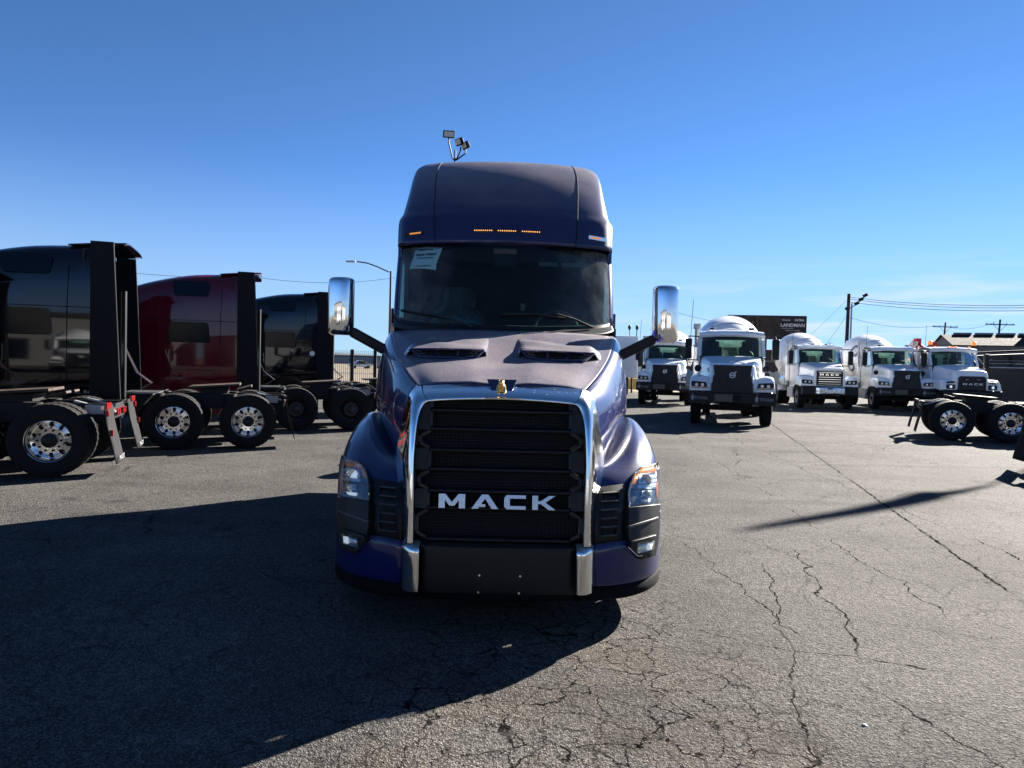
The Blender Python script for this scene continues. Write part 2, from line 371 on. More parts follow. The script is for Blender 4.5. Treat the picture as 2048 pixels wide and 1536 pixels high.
# ------------------------------------------------------------------ ground
def asphalt():
    m = bpy.data.materials.new('worn_asphalt'); m.use_nodes = True; t = m.node_tree; N = NT(t); p = t.nodes['Principled BSDF']
    oc = N.n('ShaderNodeTexCoord').outputs['Object']
    sx = N.n('ShaderNodeSeparateXYZ'); t.links.new(oc, sx.inputs[0]); X, Y = sx.outputs[0], sx.outputs[1]
    # wobble for the cracks
    wob = N.scale(N.vm('SUBTRACT', N.noise(oc, 1.1, 3, .6, True), (.5, .5, .5)), .5)
    wob2 = N.scale(N.vm('SUBTRACT', N.noise(oc, 8, 3, .7, True), (.5, .5, .5)), .14)
    wv = N.vm('ADD', N.vm('ADD', oc, wob), wob2)
    wv = N.vm('MULTIPLY', wv, (1, 1, 0))
    def vor(scale, vec):
        nd = N.n('ShaderNodeTexVoronoi'); nd.feature = 'DISTANCE_TO_EDGE'; t.links.new(vec, nd.inputs['Vector']); nd.inputs['Scale'].default_value = scale
        return nd.outputs['Distance']
    # alligator area in front of the truck and a sparse net elsewhere
    d = N.vm('LENGTH', N.vm('MULTIPLY', N.vm('SUBTRACT', oc, (.35, 3.2, 0)), (.85, .42, 0)), None, 1)
    rn = N.noise(oc, .9, 4, .6)
    near = N.ramp(N.m('ADD', d, N.m('MULTIPLY', N.m('SUBTRACT', rn, .5), .9)), 1.3, .8)
    wall = N.m('ADD', N.ramp(N.noise(oc, 5, 3, .6), .35, .7, .0035, .0085), 0)
    c1 = N.m('MULTIPLY', N.ramp(N.m('DIVIDE', vor(3.7, wv), 3.7), wall, .0022), near)
    c1b = N.m('MULTIPLY', N.m('MULTIPLY', N.ramp(N.m('DIVIDE', vor(8.5, wv), 8.5), .004, 0.0), N.ramp(rn, .5, .62)), near)
    msk = N.ramp(N.noise(oc, .45, 3, .6), .47, .58, 0, .75)
    c2 = N.m('MULTIPLY', N.ramp(N.m('DIVIDE', vor(.85, wv), .85), N.ramp(N.noise(oc, 3, 3, .6), .35, .7, .0035, .009), .0015), msk)
    msk3 = N.ramp(N.noise(N.vm('ADD', oc, (31, 7, 3)), .5, 2, .5), .42, .55)
    c3 = N.m('MULTIPLY', N.m('MULTIPLY', N.ramp(N.m('DIVIDE', vor(2.3, wv), 2.3), .007, .0015), msk3), .6)
    cr_ = N.m('MAXIMUM', N.m('MAXIMUM', c1, c2), N.m('MAXIMUM', c3, c1b))
    # long paving seams: (point, direction, width)
    def wobbled(k):
        sw = N.vm('ADD', N.vm('ADD', oc, N.scale(wob, k)), N.scale(wob2, .6)); s2 = N.n('ShaderNodeSeparateXYZ'); t.links.new(sw, s2.inputs[0]); return s2
    sA, sB = wobbled(.25), wobbled(1.15)
    brk = N.ramp(N.noise(N.vm('ADD', oc, (3, 17, 0)), .55, 2, .5), .47, .55)
    for (x0, y0, x1, y1, wd) in ((7.85, 21.1, 4.0, 5.6, .026), (4.4, 14., 1.9, 3.0, .012), (9.3, 21., 7.1, 9., .012), (2.3, 6.4, 1.2, 2.4, .010), (-12, 12.2, 2, 15.6, .012), (1.9, 5.5, 2.15, 3.0, .009), (1.2, 4.75, 3.4, 4.0, .009), (3.3, 6.5, 3.0, 3.0, .010), (5.2, 12., 4.9, 7., .010)):
        dx, dy = x1 - x0, y1 - y0; L = sqrt(dx * dx + dy * dy); s2 = sA if wd > .02 or x0 == -12 else sB
        dd = N.m('ABSOLUTE', N.m('ADD', N.m('MULTIPLY', N.m('SUBTRACT', s2.outputs[0], x0), dy / L), N.m('MULTIPLY', N.m('SUBTRACT', s2.outputs[1], y0), -dx / L)))
        cr_ = N.m('MAXIMUM', cr_, N.m('MULTIPLY', N.ramp(dd, wd, wd * .3), N.ramp(N.noise(oc, 2.2, 2, .6), .34, .5, .15, 1.) if wd > .02 else (brk if wd > .0105 or y0 == 6.4 else N.ramp(N.noise(N.vm('ADD', oc, (x0 * 9, 5, 0)), .6, 1, .5), .44, .53))))
    cr_ = N.m('MULTIPLY', cr_, N.ramp(N.noise(oc, 9, 2, .6), .3, .5, .45, 1.))
    # aggregate
    vg = N.n('ShaderNodeTexVoronoi'); vg.feature = 'F1'; t.links.new(oc, vg.inputs['Vector']); vg.inputs['Scale'].default_value = 95
    vg2 = N.n('ShaderNodeTexVoronoi'); vg2.feature = 'F1'; t.links.new(oc, vg2.inputs['Vector']); vg2.inputs['Scale'].default_value = 42
    stone = N.ramp(vg.outputs['Distance'], .1, .6, 1., 0.)
    sc = N.n('ShaderNodeSeparateColor'); t.links.new(vg.outputs['Color'], sc.inputs[0])
    rndc = sc.outputs[0]
    n_f = N.noise(oc, 170, 3, .7); n_m = N.noise(oc, 16, 4, .6); n_l = N.noise(oc, .55, 5, .6)
    tone = N.m('MULTIPLY', N.ramp(rndc, 0, 1, .5, 1.55), N.ramp(n_m, .3, .7, .86, 1.14))
    tone = N.m('MULTIPLY', tone, N.ramp(n_l, .3, .7, .78, 1.22))
    tone = N.m('MULTIPLY', tone, N.ramp(stone, 0, 1, .5, 1.2))
    trk = N.noise(N.vm('MULTIPLY', oc, (.25, 1.6, 1)), 1.3, 5, .6)
    pale = N.ramp(trk, .58, .72)
    base = N.mix(N.m('MULTIPLY', pale, .35), (.108, .104, .098), (.150, .142, .128))
    base = N.mix(N.ramp(N.noise(oc, 1.7, 4, .65), .60, .72, 0, .35), base, (.022, .0215, .021))
    base = N.scale(base, tone)
    warm = N.m('MULTIPLY', near, N.ramp(N.noise(oc, 1.3, 3, .6), .40, .62, 0, .6))
    base = N.mix(warm, base, N.vm('MULTIPLY', base, (1.16, 1.0, .84)))
    # tyre scuffs and oil drips
    wv2 = N.n('ShaderNodeTexWave'); wv2.wave_type = 'RINGS'; t.links.new(N.vm('ADD', oc, (-14, 9, 0)), wv2.inputs['Vector']); wv2.inputs['Scale'].default_value = .16; wv2.inputs['Distortion'].default_value = 2.5
    scf = N.m('MULTIPLY', N.ramp(wv2.outputs['Fac'], .86, .98), N.ramp(N.noise(oc, .35, 3, .5), .5, .62, 0, .38))
    base = N.mix(scf, base, (.020, .019, .018))
    oil = N.ramp(N.noise(N.vm('ADD', oc, (5, 5, 0)), 1.15, 2, .45), .66, .74, 0, .6)
    base = N.mix(oil, base, (.022, .021, .020))
    # small dark tar spots and pale specks
    v3 = N.n('ShaderNodeTexVoronoi'); v3.feature = 'F1'; t.links.new(oc, v3.inputs['Vector']); v3.inputs['Scale'].default_value = 2.6
    spot = N.ramp(v3.outputs['Distance'], .045, .02)
    base = N.mix(N.m('MULTIPLY', spot, .7), base, (.006, .006, .006))
    base = N.mix(N.m('MULTIPLY', cr_, .90, clamp=True), base, (.002, .002, .002))
    t.links.new(base, p.inputs['Base Color'])
    p.inputs['Roughness'].default_value = .88; t.links.new(N.m('MULTIPLY', N.m('SUBTRACT', 1.0, cr_, clamp=True), .08), p.inputs['Specular IOR Level'])
    h = N.m('ADD', N.m('MULTIPLY', stone, .0046), N.m('MULTIPLY', N.ramp(vg2.outputs['Distance'], .1, .7, 1., 0.), .0036))
    h = N.m('ADD', h, N.m('MULTIPLY', n_f, .0012))
    h = N.m('ADD', h, N.m('MULTIPLY', n_m, .006))
    h = N.m('ADD', h, N.m('MULTIPLY', N.noise(oc, 2.2, 3, .5), .012))
    t.links.new(N.bump(h, 1.0, .95), p.inputs['Normal'])
    return m
def sheet(name, x0, x1, y0, y1, z, m, nx=1, ny=1, hf=None):
    mb = MB(); vs = []
    for j in range(ny + 1):
        for i in range(nx + 1):
            x = x0 + (x1 - x0) * i / nx; y = y0 + (y1 - y0) * j / ny; vs.append((x, y, z + (hf(x, y) if hf else 0)))
    fs = [(j * (nx + 1) + i, j * (nx + 1) + i + 1, (j + 1) * (nx + 1) + i + 1, (j + 1) * (nx + 1) + i) for j in range(ny) for i in range(nx)]
    mb.add(vs, fs); o = mb.build(name, m, smooth=0); o['kind'] = 'structure'; return o
DRY = mat('dry_grass', (.13, .098, .055), .95, noise=.35, nscale=.4)
sheet('ground', -2500, 2500, -600, 4200, -.06, DRY)
sheet('asphalt_lot', -60, 75, -45, 48, 0, asphalt())
sheet('road', -200, 200, 92, 101, -.05, mat('far_road', (.05, .05, .05), .9, noise=.1, nscale=.3))

# ------------------------------------------------------------------ the dark blue tractor in front
ROT = 20 / F
hero = empty('semi_truck', (-4.5 * sin(ROT), 4.5 * cos(ROT), 0), ROT, 'dusty navy blue highway tractor facing the camera with lit amber roof markers', 'truck')
def P(x, Y, z): return Vector((x, Y - 4.5, z))
def U(u, v, Y): return Vector((u / F * Y, Y - 4.5, CAMH - v / F * Y))

# roof fairing
LV = [(2.98, 1.163, 7.485, .50), (3.14, 1.172, 7.55, .50), (3.28, 1.172, 7.63, .48), (3.37, 1.142, 7.69, .50), (3.47, 1.132, 7.775, .50), (3.68, 1.122, 7.99, .50), (3.89, 1.128, 8.27, .50), (4.07, 1.128, 8.60, .46), (4.18, 1.10, 8.86, .42), (4.265, 1.02, 9.13, .34), (4.31, .78, 9.4, .25), (4.325, .36, 9.7, .1)]
def plan(W, Yc, D=.42, n=3.4, yback=9.7, k=9):
    out = []
    for i in range(k + 1):
        th = (i / k) * pi / 2 * .985
        out.append((W * abs(sin(th)) ** (2 / n) if i else 0, Yc + D * (1 - abs(cos(th)) ** (2 / n))))
    out[0] = (0, Yc)
    x, y = out[-1]
    out += [(W, max(y + .12, 8.3)), (W, 9.1), (W - .01, yback)]
    return out
def pl2(W, Yc, D):
    # gently bowed front, tight corner, straight side
    fr = [(0, 0), (.22, .022), (.45, .09), (.66, .20), (.82, .32), (.93, .45), (.985, .61), (1., .80)]
    out = [(W * a, Yc + D * b / .8) for a, b in fr]
    ye = max(out[-1][1] + .1, 8.9)
    return out + [(W, ye), (W, max(ye + .2, 9.9)), (W - .01, 10.9)]
rows = []
for z, W, Yc, D_ in LV: rows.append([P(x, y, z) for x, y in pl2(W, Yc, D_)])
full = [[Vector((-p.x, p.y, p.z)) for p in r[::-1][:-1]] + r for r in rows]
mb = MB().patch(full, 3, 3); mb.build('roof_fairing', PAINT, hero, smooth=50, thick=.012, off=-1)
g = cr_grid(full, 3, 3)
def near_x(row, x): return min(row, key=lambda p: abs(p.x - x) + (10 if p.y > 4.7 else 0))
for s in (-1, 1):
    pts = []
    for i, row in enumerate(g[:-4]):
        z = row[0].z; xx = s * (.735 + .08 * min(1, (z - 2.99) / .95))
        for a, b in zip(row[:-1], row[1:]):
            if (a.x - xx) * (b.x - xx) <= 0 and a.y < 5.0:
                f = (xx - a.x) / (b.x - a.x + 1e-9); pts.append(a.lerp(b, f) + Vector((0, -.0015, 0))); break
    MB().tube(pts, .0055, 6).build('panel_seam', VOID, hero)

# windscreen: lower row and upper row plans
BOT = [(0, 6.90, 2.065), (.25, 6.925, 2.065), (.50, 7.00, 2.075), (.75, 7.12, 2.09), (.94, 7.25, 2.11), (1.05, 7.36, 2.135), (1.108, 7.46, 2.16)]
TOP = [(0, 7.50, 3.0), (.27, 7.527, 3.0), (.52, 7.60, 3.0), (.76, 7.705, 3.0), (.95, 7.82, 3.0), (1.08, 7.92, 3.0), (1.148, 8.03, 3.0)]
def ws(t, off=0.):
    r = []
    for a, b in zip(BOT, TOP):
        x, y, z = [a[i] + (b[i] - a[i]) * t for i in range(3)]; y -= .03 * sin(pi * t)
        r.append(P(x, y - off, z + off * .4))
    return [Vector((-p.x, p.y, p.z)) for p in r[::-1][:-1]] + r
WR = [ws(t) for t in (0, .25, .5, .75, 1)]
MB().patch(WR, 4, 4).build('windscreen', GLASSW, hero, smooth=60)
def wsband(t0, t1, off): return MB().patch([ws(t0, off), ws((t0 + t1) / 2, off), ws(t1, off)], 2, 4)
wsband(-.005, .045, .004).build('windscreen_frit', BLKP, hero)
wsband(.95, .995, .004).build('windscreen_header_band', BLKP, hero)
for s in (-1, 1):
    c = [[Vector((s * p[i], 0, 0)) for i in ()] for p in ()]
    rows = []
    for t in (0, .3, .6, 1):
        r = ws(t); e = r[-1]; 
        rows.append([Vector((s * (e.x - .035), e.y - .035, e.z)), Vector((s * (e.x + .015), e.y + .02, e.z)), Vector((s * (e.x + .022), e.y + .13, e.z))])
    MB().patch(rows, 3, 3).build('door_pillar', PAINTN, hero, thick=.02)
# cab shell
for s in (-1, 1):
    mb = MB(); X = 1.158 * s
    mb.bx(X, X - .04 * s, 7.45 - 4.5, 9.75 - 4.5, .85, 2.13); mb.bx(X, X - .04 * s, 9.75 - 4.5, 10.8 - 4.5, 1.3, 2.13); mb.bx(X, X - .04 * s, 8.42 - 4.5, 10.8 - 4.5, 2.13, 2.995); mb.bx(X, X - .04 * s, 7.9 - 4.5, 8.42 - 4.5, 2.86, 2.995)
    mb.build('cab_side', PAINTN, hero, smooth=0)
    MB().add([(1.150 * s, 3.0, 2.13), (1.150 * s, 3.92, 2.13), (1.150 * s, 3.92, 2.86), (1.150 * s, 3.52, 2.86)], [(0, 1, 2, 3)]).build('door_window', GLASSW, hero, smooth=0)
    MB().tube([(1.17 * s, 3.2, 2.3), (1.17 * s, 3.2, 1.5)], .02, 8).build('grab_handle', BLKP, hero)
    MB().prism([(4.9, .45), (5.25, .45), (5.5, .7), (6.15, 1.4), (6.5, 2.2), (6.6, 3.9), (5.9, 3.9), (5.9, 2.2), (5.3, 1.3)], lambda a, b: Vector((1.162 * s, a, b)), lambda a, b: Vector((1.20 * s, a, b))).build('side_fairing', FAIR, hero, smooth=0)
MB().bx(-1.1, 1.1, 10.76 - 4.5, 10.8 - 4.5, .9, 4.2).build('cab_back_wall', PAINTN, hero, smooth=0)
MB().bx(-1.09, 1.09, 7.2 - 4.5, 9.6 - 4.5, 1.25, 1.3).build('cab_floor', DASH, hero, smooth=0)
MB().bx(-1.09, 1.09, 8.7 - 4.5, 8.75 - 4.5, 1.3, 2.98).build('sleeper_curtain', SEAT, hero, smooth=0)
MB().patch([[P(x, y + .06, z - .04) for x, y, z in [(-a[0], a[1], a[2]) for a in BOT[::-1][:-1]] + [(a[0], a[1], a[2]) for a in BOT]],
            [P(x, y + .35, z + .05) for x, y, z in [(-a[0], a[1], a[2]) for a in BOT[::-1][:-1]] + [(a[0], a[1], a[2]) for a in BOT]],
            [P(x, 7.85, z - .02) for x, y, z in [(-a[0], a[1], a[2]) for a in BOT[::-1][:-1]] + [(a[0], a[1], a[2]) for a in BOT]]], 3, 2).build('dashboard', DASH, hero, thick=.03)
MB().bx(-.12, .12, 7.4 - 4.5, 7.44 - 4.5, 2.72, 2.92).build('camera_housing', DASH, hero, bev=.02)
mb = MB(); mb.bx(-1.0, 1.0, 7.75 - 4.5, 7.95 - 4.5, 2.82, 2.97); mb.build('overhead_shelf', DASH, hero, bev=.02)
for k, (x0, x1) in enumerate(((.36, .56), (.60, .92))): MB().bx(x0, x1, 7.70 - 4.5, 7.75 - 4.5, 2.79, 2.83).build('shelf_lip', mat('grey_trim', (.22, .25, .25), .5), hero)
def seat(x, wrapped):
    m = PLASTIC if wrapped else SEAT
    rows = []
    for z, w_, y in ((1.5, .26, 8.05), (1.8, .29, 8.12), (2.1, .28, 8.2), (2.3, .22, 8.25), (2.36, .15, 8.27), (2.5, .15, 8.3), (2.58, .11, 8.31)):
        rows.append([P(x - w_, y + .1, z), P(x - w_ * .8, y, z), P(x, y - .03, z), P(x + w_ * .8, y, z), P(x + w_, y + .1, z)])
    o = MB().patch(rows, 3, 3).build('seat', SEAT, hero, thick=.1)
    if wrapped:
        rr = []
        for i, r in enumerate(rows): rr.append([p + Vector(((p.x - x) * .25 + random.uniform(-.015, .015), -.07 + random.uniform(-.02, .02), .02)) for p in r])
        MB().patch(rr, 3, 3).build('plastic_cover', glass('plastic_film', (.72, .76, .78), .32), o, smooth=30)
seat(-.52, True); seat(.52, False)
th = MB()
pts = [(.55 + cos(t) * .23, 7.55 - 4.5 + sin(t) * .10, 2.10 + sin(t) * .205) for t in [2 * pi * i / 32 for i in range(33)]]
th.tube(pts, .016, 8, cap=False); th.bar((.34, 3.05, 2.1), (.76, 3.05, 2.1), .03, .02); th.bar((.55, 3.05, 2.1), (.55, 3.25, 1.9), .06, .06)
th.build('steering_wheel', mat('steering_leather', (.10, .10, .10), .35), hero)
MB().bx(.20, .25, 8.66 - 4.5, 8.68 - 4.5, 2.38, 2.47).build('cabin_switch_panel', mat('grey_trim2', (.45, .47, .42), .6), hero)
# papers on the glass
def wspt(x, t, off):
    r = ws(t, off)
    for a, b in zip(r[:-1], r[1:]):
        if a.x <= x <= b.x: return a.lerp(b, (x - a.x) / (b.x - a.x + 1e-9))
    return r[-1]
pap = []
for i, t in enumerate((.66, .75, .84, .935)):
    x0 = [-1.0, -.985, -.965, -.955][i]; x1 = [-.70, -.70, -.675, -.655][i]
    pap.append([wspt(x0 + (x1 - x0) * j / 4, t + .012 * sin(j * 1.1), .012) for j in range(5)])
sheetp = MB().patch(pap, 2, 2).build('windscreen_sheet', PAPER, hero, thick=.001)
def on_glass(body, xc, t, size, sx=1.):
    c = wspt(xc, t, .016); dx = (wspt(xc + .1, t, .016) - wspt(xc - .1, t, .016)).normalized(); dz = (wspt(xc, t + .05, .016) - wspt(xc, t - .05, .016)).normalized()
    nrm = dx.cross(dz).normalized(); M = Matrix((dx, dz, nrm)).transposed().to_4x4(); M.translation = c + nrm * .003
    text(body, size, INK, sheetp, M, sx=sx, extrude=.0005, bold=.0008)
on_glass('PM54TV04', -.835, .905, .038, 1.1); on_glass('M500 100807', -.825, .842, .045, 1.05); on_glass('UNIT STOCK DELIVERY', -.83, .80, .017, 1.2); on_glass('to arrive daily  Dec', -.845, .70, .024, 1.0)
MB().add([tuple(P(-.50, 7.30, 2.15)), tuple(P(-.24, 7.30, 2.14)), tuple(P(-.30, 7.36, 2.18)), tuple(P(-.50, 7.40, 2.24))], [(0, 1, 2, 3)]).build('dash_paper', PAPER, hero, thick=.001)
# cowl
cw = [[P(s * a[0], a[1] - .20 + .02, a[2] - .06) for s, a in [(-1, q) for q in BOT[::-1][:-1]] + [(1, q) for q in BOT]],
      [P(s * a[0], a[1] - .02, a[2] + .005) for s, a in [(-1, q) for q in BOT[::-1][:-1]] + [(1, q) for q in BOT]]]
MB().patch([cw[0], [a.lerp(b, .5) for a, b in zip(*cw)], cw[1]], 2, 3).build('cowl', BLKP, hero, thick=.01)
# wipers
def wiper(pts_arm, pts_blade):
    a = MB().tube(pts_arm, .013, 6, .009).build('wiper_arm', BLKP, hero)
    mb = MB(); mb.tube(pts_blade, .010, 6); mb.tube([Vector(p) + Vector((0, .012, -.012)) for p in pts_blade], .006, 4); mb.build('wiper_blade', BLKP, a)
b0 = wspt(.88, .0, .05); wiper([b0, wspt(.70, .09, .06), wspt(.52, .155, .05)], [wspt(.60, .12, .03), wspt(.30, .165, .03), wspt(-.02, .15, .03)])
b1 = wspt(-.28, .0, .05); wiper([b1, wspt(-.50, .07, .06), wspt(-.72, .115, .05)], [wspt(-.55, .10, .03), wspt(-.80, .125, .03), wspt(-1.04, .14, .03)])

# hood top
HS = [(5.08, .578, 1.567), (5.5, .723, 1.668), (6.1, .887, 1.80), (6.65, 1.01, 1.935), (7.05, 1.08, 2.035)]
HC = [(4.96, 1.600), (5.35, 1.683), (5.9, 1.795), (6.45, 1.955), (6.84, 2.058)]
def hoodrow(i, g=.004):
    Ys, hw, zs = HS[i]; Yc, zc = HC[i]
    r = []
    for f in (0, .18, .34, .55, .78, .93, 1):
        bul = (.010 if .25 < f < .8 else 0) + (-.006 if f < .1 else 0)
        r.append(P(f * (hw - g), Yc + (Ys - Yc) * f ** 2, zc + (zs - zc) * f ** 2.2 + bul * (1 if i < 4 else .3)))
    return [Vector((-p.x, p.y, p.z)) for p in r[::-1][:-1]] + r
HR = [hoodrow(i) for i in range(5)]
MB().patch(HR, 5, 4).build('hood', PAINT, hero, smooth=60, thick=.02, off=-1)
HG = cr_grid(HR, 5, 4)
def hoodz(x, Y):
    best = None
    for row in HG:
        for p in row:
            d = (p.x - x) ** 2 + (p.y + 4.5 - Y) ** 2
            if best is None or d < best[0]: best = (d, p.z)
    return best[1]
# hood sides
SR = [
 [P(.582, 5.08, 1.563), P(.727, 5.5, 1.664), P(.891, 6.1, 1.796), P(1.014, 6.65, 1.93), P(1.084, 7.05, 2.03)],
 [P(.607, 5.05, 1.545), P(.785, 5.5, 1.61), P(.955, 6.1, 1.72), P(1.08, 6.65, 1.85), P(1.14, 7.05, 1.94)],
 [P(.635, 5.0, 1.45), P(.85, 5.5, 1.47), P(1.02, 6.1, 1.52), P(1.14, 6.65, 1.62), P(1.185, 7.05, 1.72)],
 [P(.665, 4.96, 1.22), P(.85, 5.45, 1.25), P(1.02, 6.05, 1.32), P(1.14, 6.6, 1.36), P(1.19, 7.1, 1.40)],
 [P(.70, 4.94, 1.00), P(.762, 5.30, 1.02), P(.90, 5.80, 1.13), P(1.05, 6.32, 1.24), P(1.13, 7.1, 1.15)],
 [P(.68, 4.92, .80), P(.76, 5.35, .85), P(.90, 5.85, .9), P(1.03, 6.4, .9), P(1.08, 7.1, .88)]]
# fenders
X0 = [.66, .80, .93, 1.05, 1.135, 1.178, 1.195]
FR = [
 [P(.64, 4.70, .60), P(.78, 4.74, .60), P(.92, 4.83, .60), P(1.04, 4.95, .60), P(1.13, 5.08, .60), P(1.175, 5.24, .60), P(1.19, 5.45, .60)],
 [P(.64, 4.80, .82), P(.78, 4.84, .84), P(.92, 4.92, .84), P(1.04, 5.03, .84), P(1.13, 5.15, .83), P(1.18, 5.32, .80), P(1.195, 5.5, .74)],
 [P(.665, 4.93, 1.03), P(.79, 4.99, 1.03), P(.93, 5.06, 1.02), P(1.05, 5.15, 1.0), P(1.14, 5.26, .98), P(1.19, 5.40, .93), P(1.205, 5.52, .84)],
 [P(.735, 5.31, 1.045), P(.85, 5.30, 1.115), P(.97, 5.32, 1.17), P(1.06, 5.38, 1.16), P(1.145, 5.46, 1.12), P(1.195, 5.52, 1.03), P(1.212, 5.56, .92)],
 [P(.865, 5.82, 1.16), P(.975, 5.80, 1.225), P(1.05, 5.80, 1.27), P(1.10, 5.81, 1.26), P(1.16, 5.83, 1.22), P(1.205, 5.85, 1.13), P(1.218, 5.86, 1.0)],
 [P(1.02, 6.32, 1.25), P(1.08, 6.3, 1.28), P(1.11, 6.3, 1.30), P(1.145, 6.3, 1.29), P(1.18, 6.3, 1.24), P(1.21, 6.3, 1.15), P(1.22, 6.3, 1.02)],
 [P(1.08, 6.75, 1.19), P(1.095, 6.75, 1.215), P(1.12, 6.75, 1.23), P(1.15, 6.75, 1.22), P(1.18, 6.75, 1.17), P(1.21, 6.75, 1.08), P(1.22, 6.75, .95)],
 [P(1.07, 7.08, .88), P(1.09, 7.08, .94), P(1.12, 7.08, .96), P(1.15, 7.08, .95), P(1.18, 7.08, .92), P(1.2, 7.08, .85), P(1.21, 7.08, .78)]]
# front corner surface (x,z)->Y
PC = [(.60, 4.68), (.76, 4.72), (.90, 4.80), (1.02, 4.91), (1.12, 5.06), (1.17, 5.22), (1.195, 5.42)]
def FSY(x, z):
    x = abs(x); y = PC[-1][1] + (x - PC[-1][0]) * 10 if x > PC[-1][0] else PC[0][1]
    for a, b in zip(PC[:-1], PC[1:]):
        if a[0] <= x <= b[0]: y = a[1] + (b[1] - a[1]) * (x - a[0]) / (b[0] - a[0])
    s = .30 * max(0, min(z, .82) - .6) + (max(0, z - .82)) * .75
    return y + s
def proj(u, v, off):
    Y = 4.3; bY = Y; bg_ = -9
    while Y < 5.8:
        g_ = Y - (FSY(u / F * Y, CAMH - v / F * Y) - off)
        if g_ > bg_: bg_ = g_; bY = Y
        if g_ >= 0: break
        Y += .004
    return U(u, v, bY)
def strip(rows_, off, nc=6, side=1):
    """rows: (uL, vL, uR, vR) from top to bottom"""
    g = []
    for uL, vL, uR, vR in rows_:
        g.append([proj(uL + (uR - uL) * j / nc, vL + (vR - vL) * j / nc, off) for j in range(nc + 1)])
    if side < 0: g = [[Vector((-p.x, p.y, p.z)) for p in r] for r in g]
    R = len(g); C = nc + 1; mb = MB()
    return mb.add([p for r in g for p in r], [(i * C + j, i * C + j + 1, (i + 1) * C + j + 1, (i + 1) * C + j) for i in range(R - 1) for j in range(C - 1)])
HLROWS = [(283, 203, 316, 194), (269, 217, 318, 206), (263, 234, 319, 226), (259.5, 252, 319.5, 247), (260, 270, 320, 262), (261.5, 283, 320, 274)]
def inset(rows_, k): 
    cu = sum(r[0] + r[2] for r in rows_) / (2 * len(rows_)); cv = sum(r[1] + r[3] for r in rows_) / (2 * len(rows_))
    return [(cu + (r[0] - cu) * k, cv + (r[1] - cv) * k, cu + (r[2] - cu) * k, cv + (r[3] - cv) * k) for r in rows_]
for s in (-1, 1):
    MB().patch(SR, 4, 5, mirror=s < 0).build('hood_side', PAINTF, hero, smooth=60, thick=.012, off=-1)
    MB().patch(FR, 4, 4, mirror=s < 0).build('fender', PAINTF, hero, smooth=60, thick=.012, off=-1)
    # black louver panel and fog lamp panel
    lp = strip([(192, 246, 256, 236), (192, 290, 257, 285), (193, 330, 258, 328), (194, 375, 257, 372)], .012, 6, s).build('louver_panel', BLKP, hero, thick=.012)
    strip([(208, 256, 240, 252), (206, 300, 240, 297), (205, 342, 237, 339)], .020, 3, s).build('louver_opening', VOID, lp, thick=.004)
    for k in range(6):
        v = 253 + k * 17.4
        a = proj(206, v + 3, .034); b = proj(240, v, .034)
        if s < 0: a.x *= -1; b.x *= -1
        MB().bar(a, b, .022, .006, up=(0, -.12, 1)).build('louver_slat', mat('grey_lip_plastic', (.03, .031, .033), .4, dust=.3), lp, smooth=0, bev=.002)
    for uu in (206, 240):
        a = proj(uu + 1, 252, .03); b = proj(uu - 2, 342, .03)
        if s < 0: a.x *= -1; b.x *= -1
        MB().bar(a, b, .008, .02, up=(0, 1, 0)).build('louver_frame', BLKP, lp, smooth=0)
    fp = strip([(257, 284, 318, 276), (257, 300, 318.5, 290), (257, 335, 318.5, 322), (262, 362, 317, 352), (284, 388, 312, 380)], .046, 8, s).build('lamp_surround', BLKP, hero, thick=.05, bev=.004)
    fl = strip([(260, 322, 318, 302), (260, 327, 318, 307)], .075, 6, s).build('surround_lip', mat('grey_lip_plastic'), fp, thick=.03, bev=.003)
    strip([(264, 306, 312, 297), (262, 320, 316, 302)], .066, 6, s).build('duct_opening', VOID, fp, thick=.004)
    strip([(268, 352, 313, 338), (262, 360, 316, 346)], .088, 6, s).build('surround_lip', BLKP, fp, thick=.04, bev=.004)
    fg = strip([(283, 358, 313, 350), (282, 376, 312, 368)], .076, 4, s).build('fog_lamp', REFL, fp, thick=.02)
    strip([(302, 356, 310, 354), (301, 370, 309, 368)], .092, 2, s).build('fog_lamp_bulb', LAMPW, fg, thick=.01)
    strip([(282, 356, 314, 348), (281, 378, 313, 370)], .108, 4, s).build('fog_lens', GLASSL, fg, thick=.003)
    a = [proj(q, v, .075) for q, v in ((262, 364), (282, 382), (298, 380), (313, 374))]
    if s < 0: a = [Vector((-p.x, p.y, p.z)) for p in a]
    MB().tube(a, .004, 6).build('chrome_lip', CHROME, fp)
    # headlamp
    hl = strip(inset(HLROWS, 1.015), .028, 8, s).build('headlamp', mat('lamp_housing', (.10, .105, .11), .3, .6), hero, thick=.03, bev=.004)
    strip(inset(HLROWS, .985), .092, 10, s).build('headlamp_lens', GLASSL, hl, smooth=60, thick=.004)
    strip([(284, 205, 315, 197), (271, 220, 317, 211)], .048, 8, s).build('amber_strip', AMBER if s > 0 else AMBERD, hl, thick=.012)  # right-hand strips glow in place of the sun on them; left ones don't
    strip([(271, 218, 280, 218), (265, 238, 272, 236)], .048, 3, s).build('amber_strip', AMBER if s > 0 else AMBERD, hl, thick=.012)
    strip([(311, 208, 317, 207), (312, 230, 318, 229), (312, 262, 318, 262)], .050, 2, s).build('side_reflector', AMBERD, hl, thick=.012)
    for (u0, v0, u1, v1) in ((279, 221, 313, 219), (278, 230, 314, 227), (277, 239, 313, 236)):
        strip([(u0, v0, u1, v0 - 3), (u0, v0 + 7, u1, v0 + 4)], .055, 4, s).build('led_bank', REFL, hl, thick=.02, bev=.002)
    strip([(287, 222, 303, 220), (284, 229, 306, 227), (286, 237, 302, 236)], .066, 4, s).build('led_lens', LAMPW if s < 0 else REFL, hl, thick=.008)
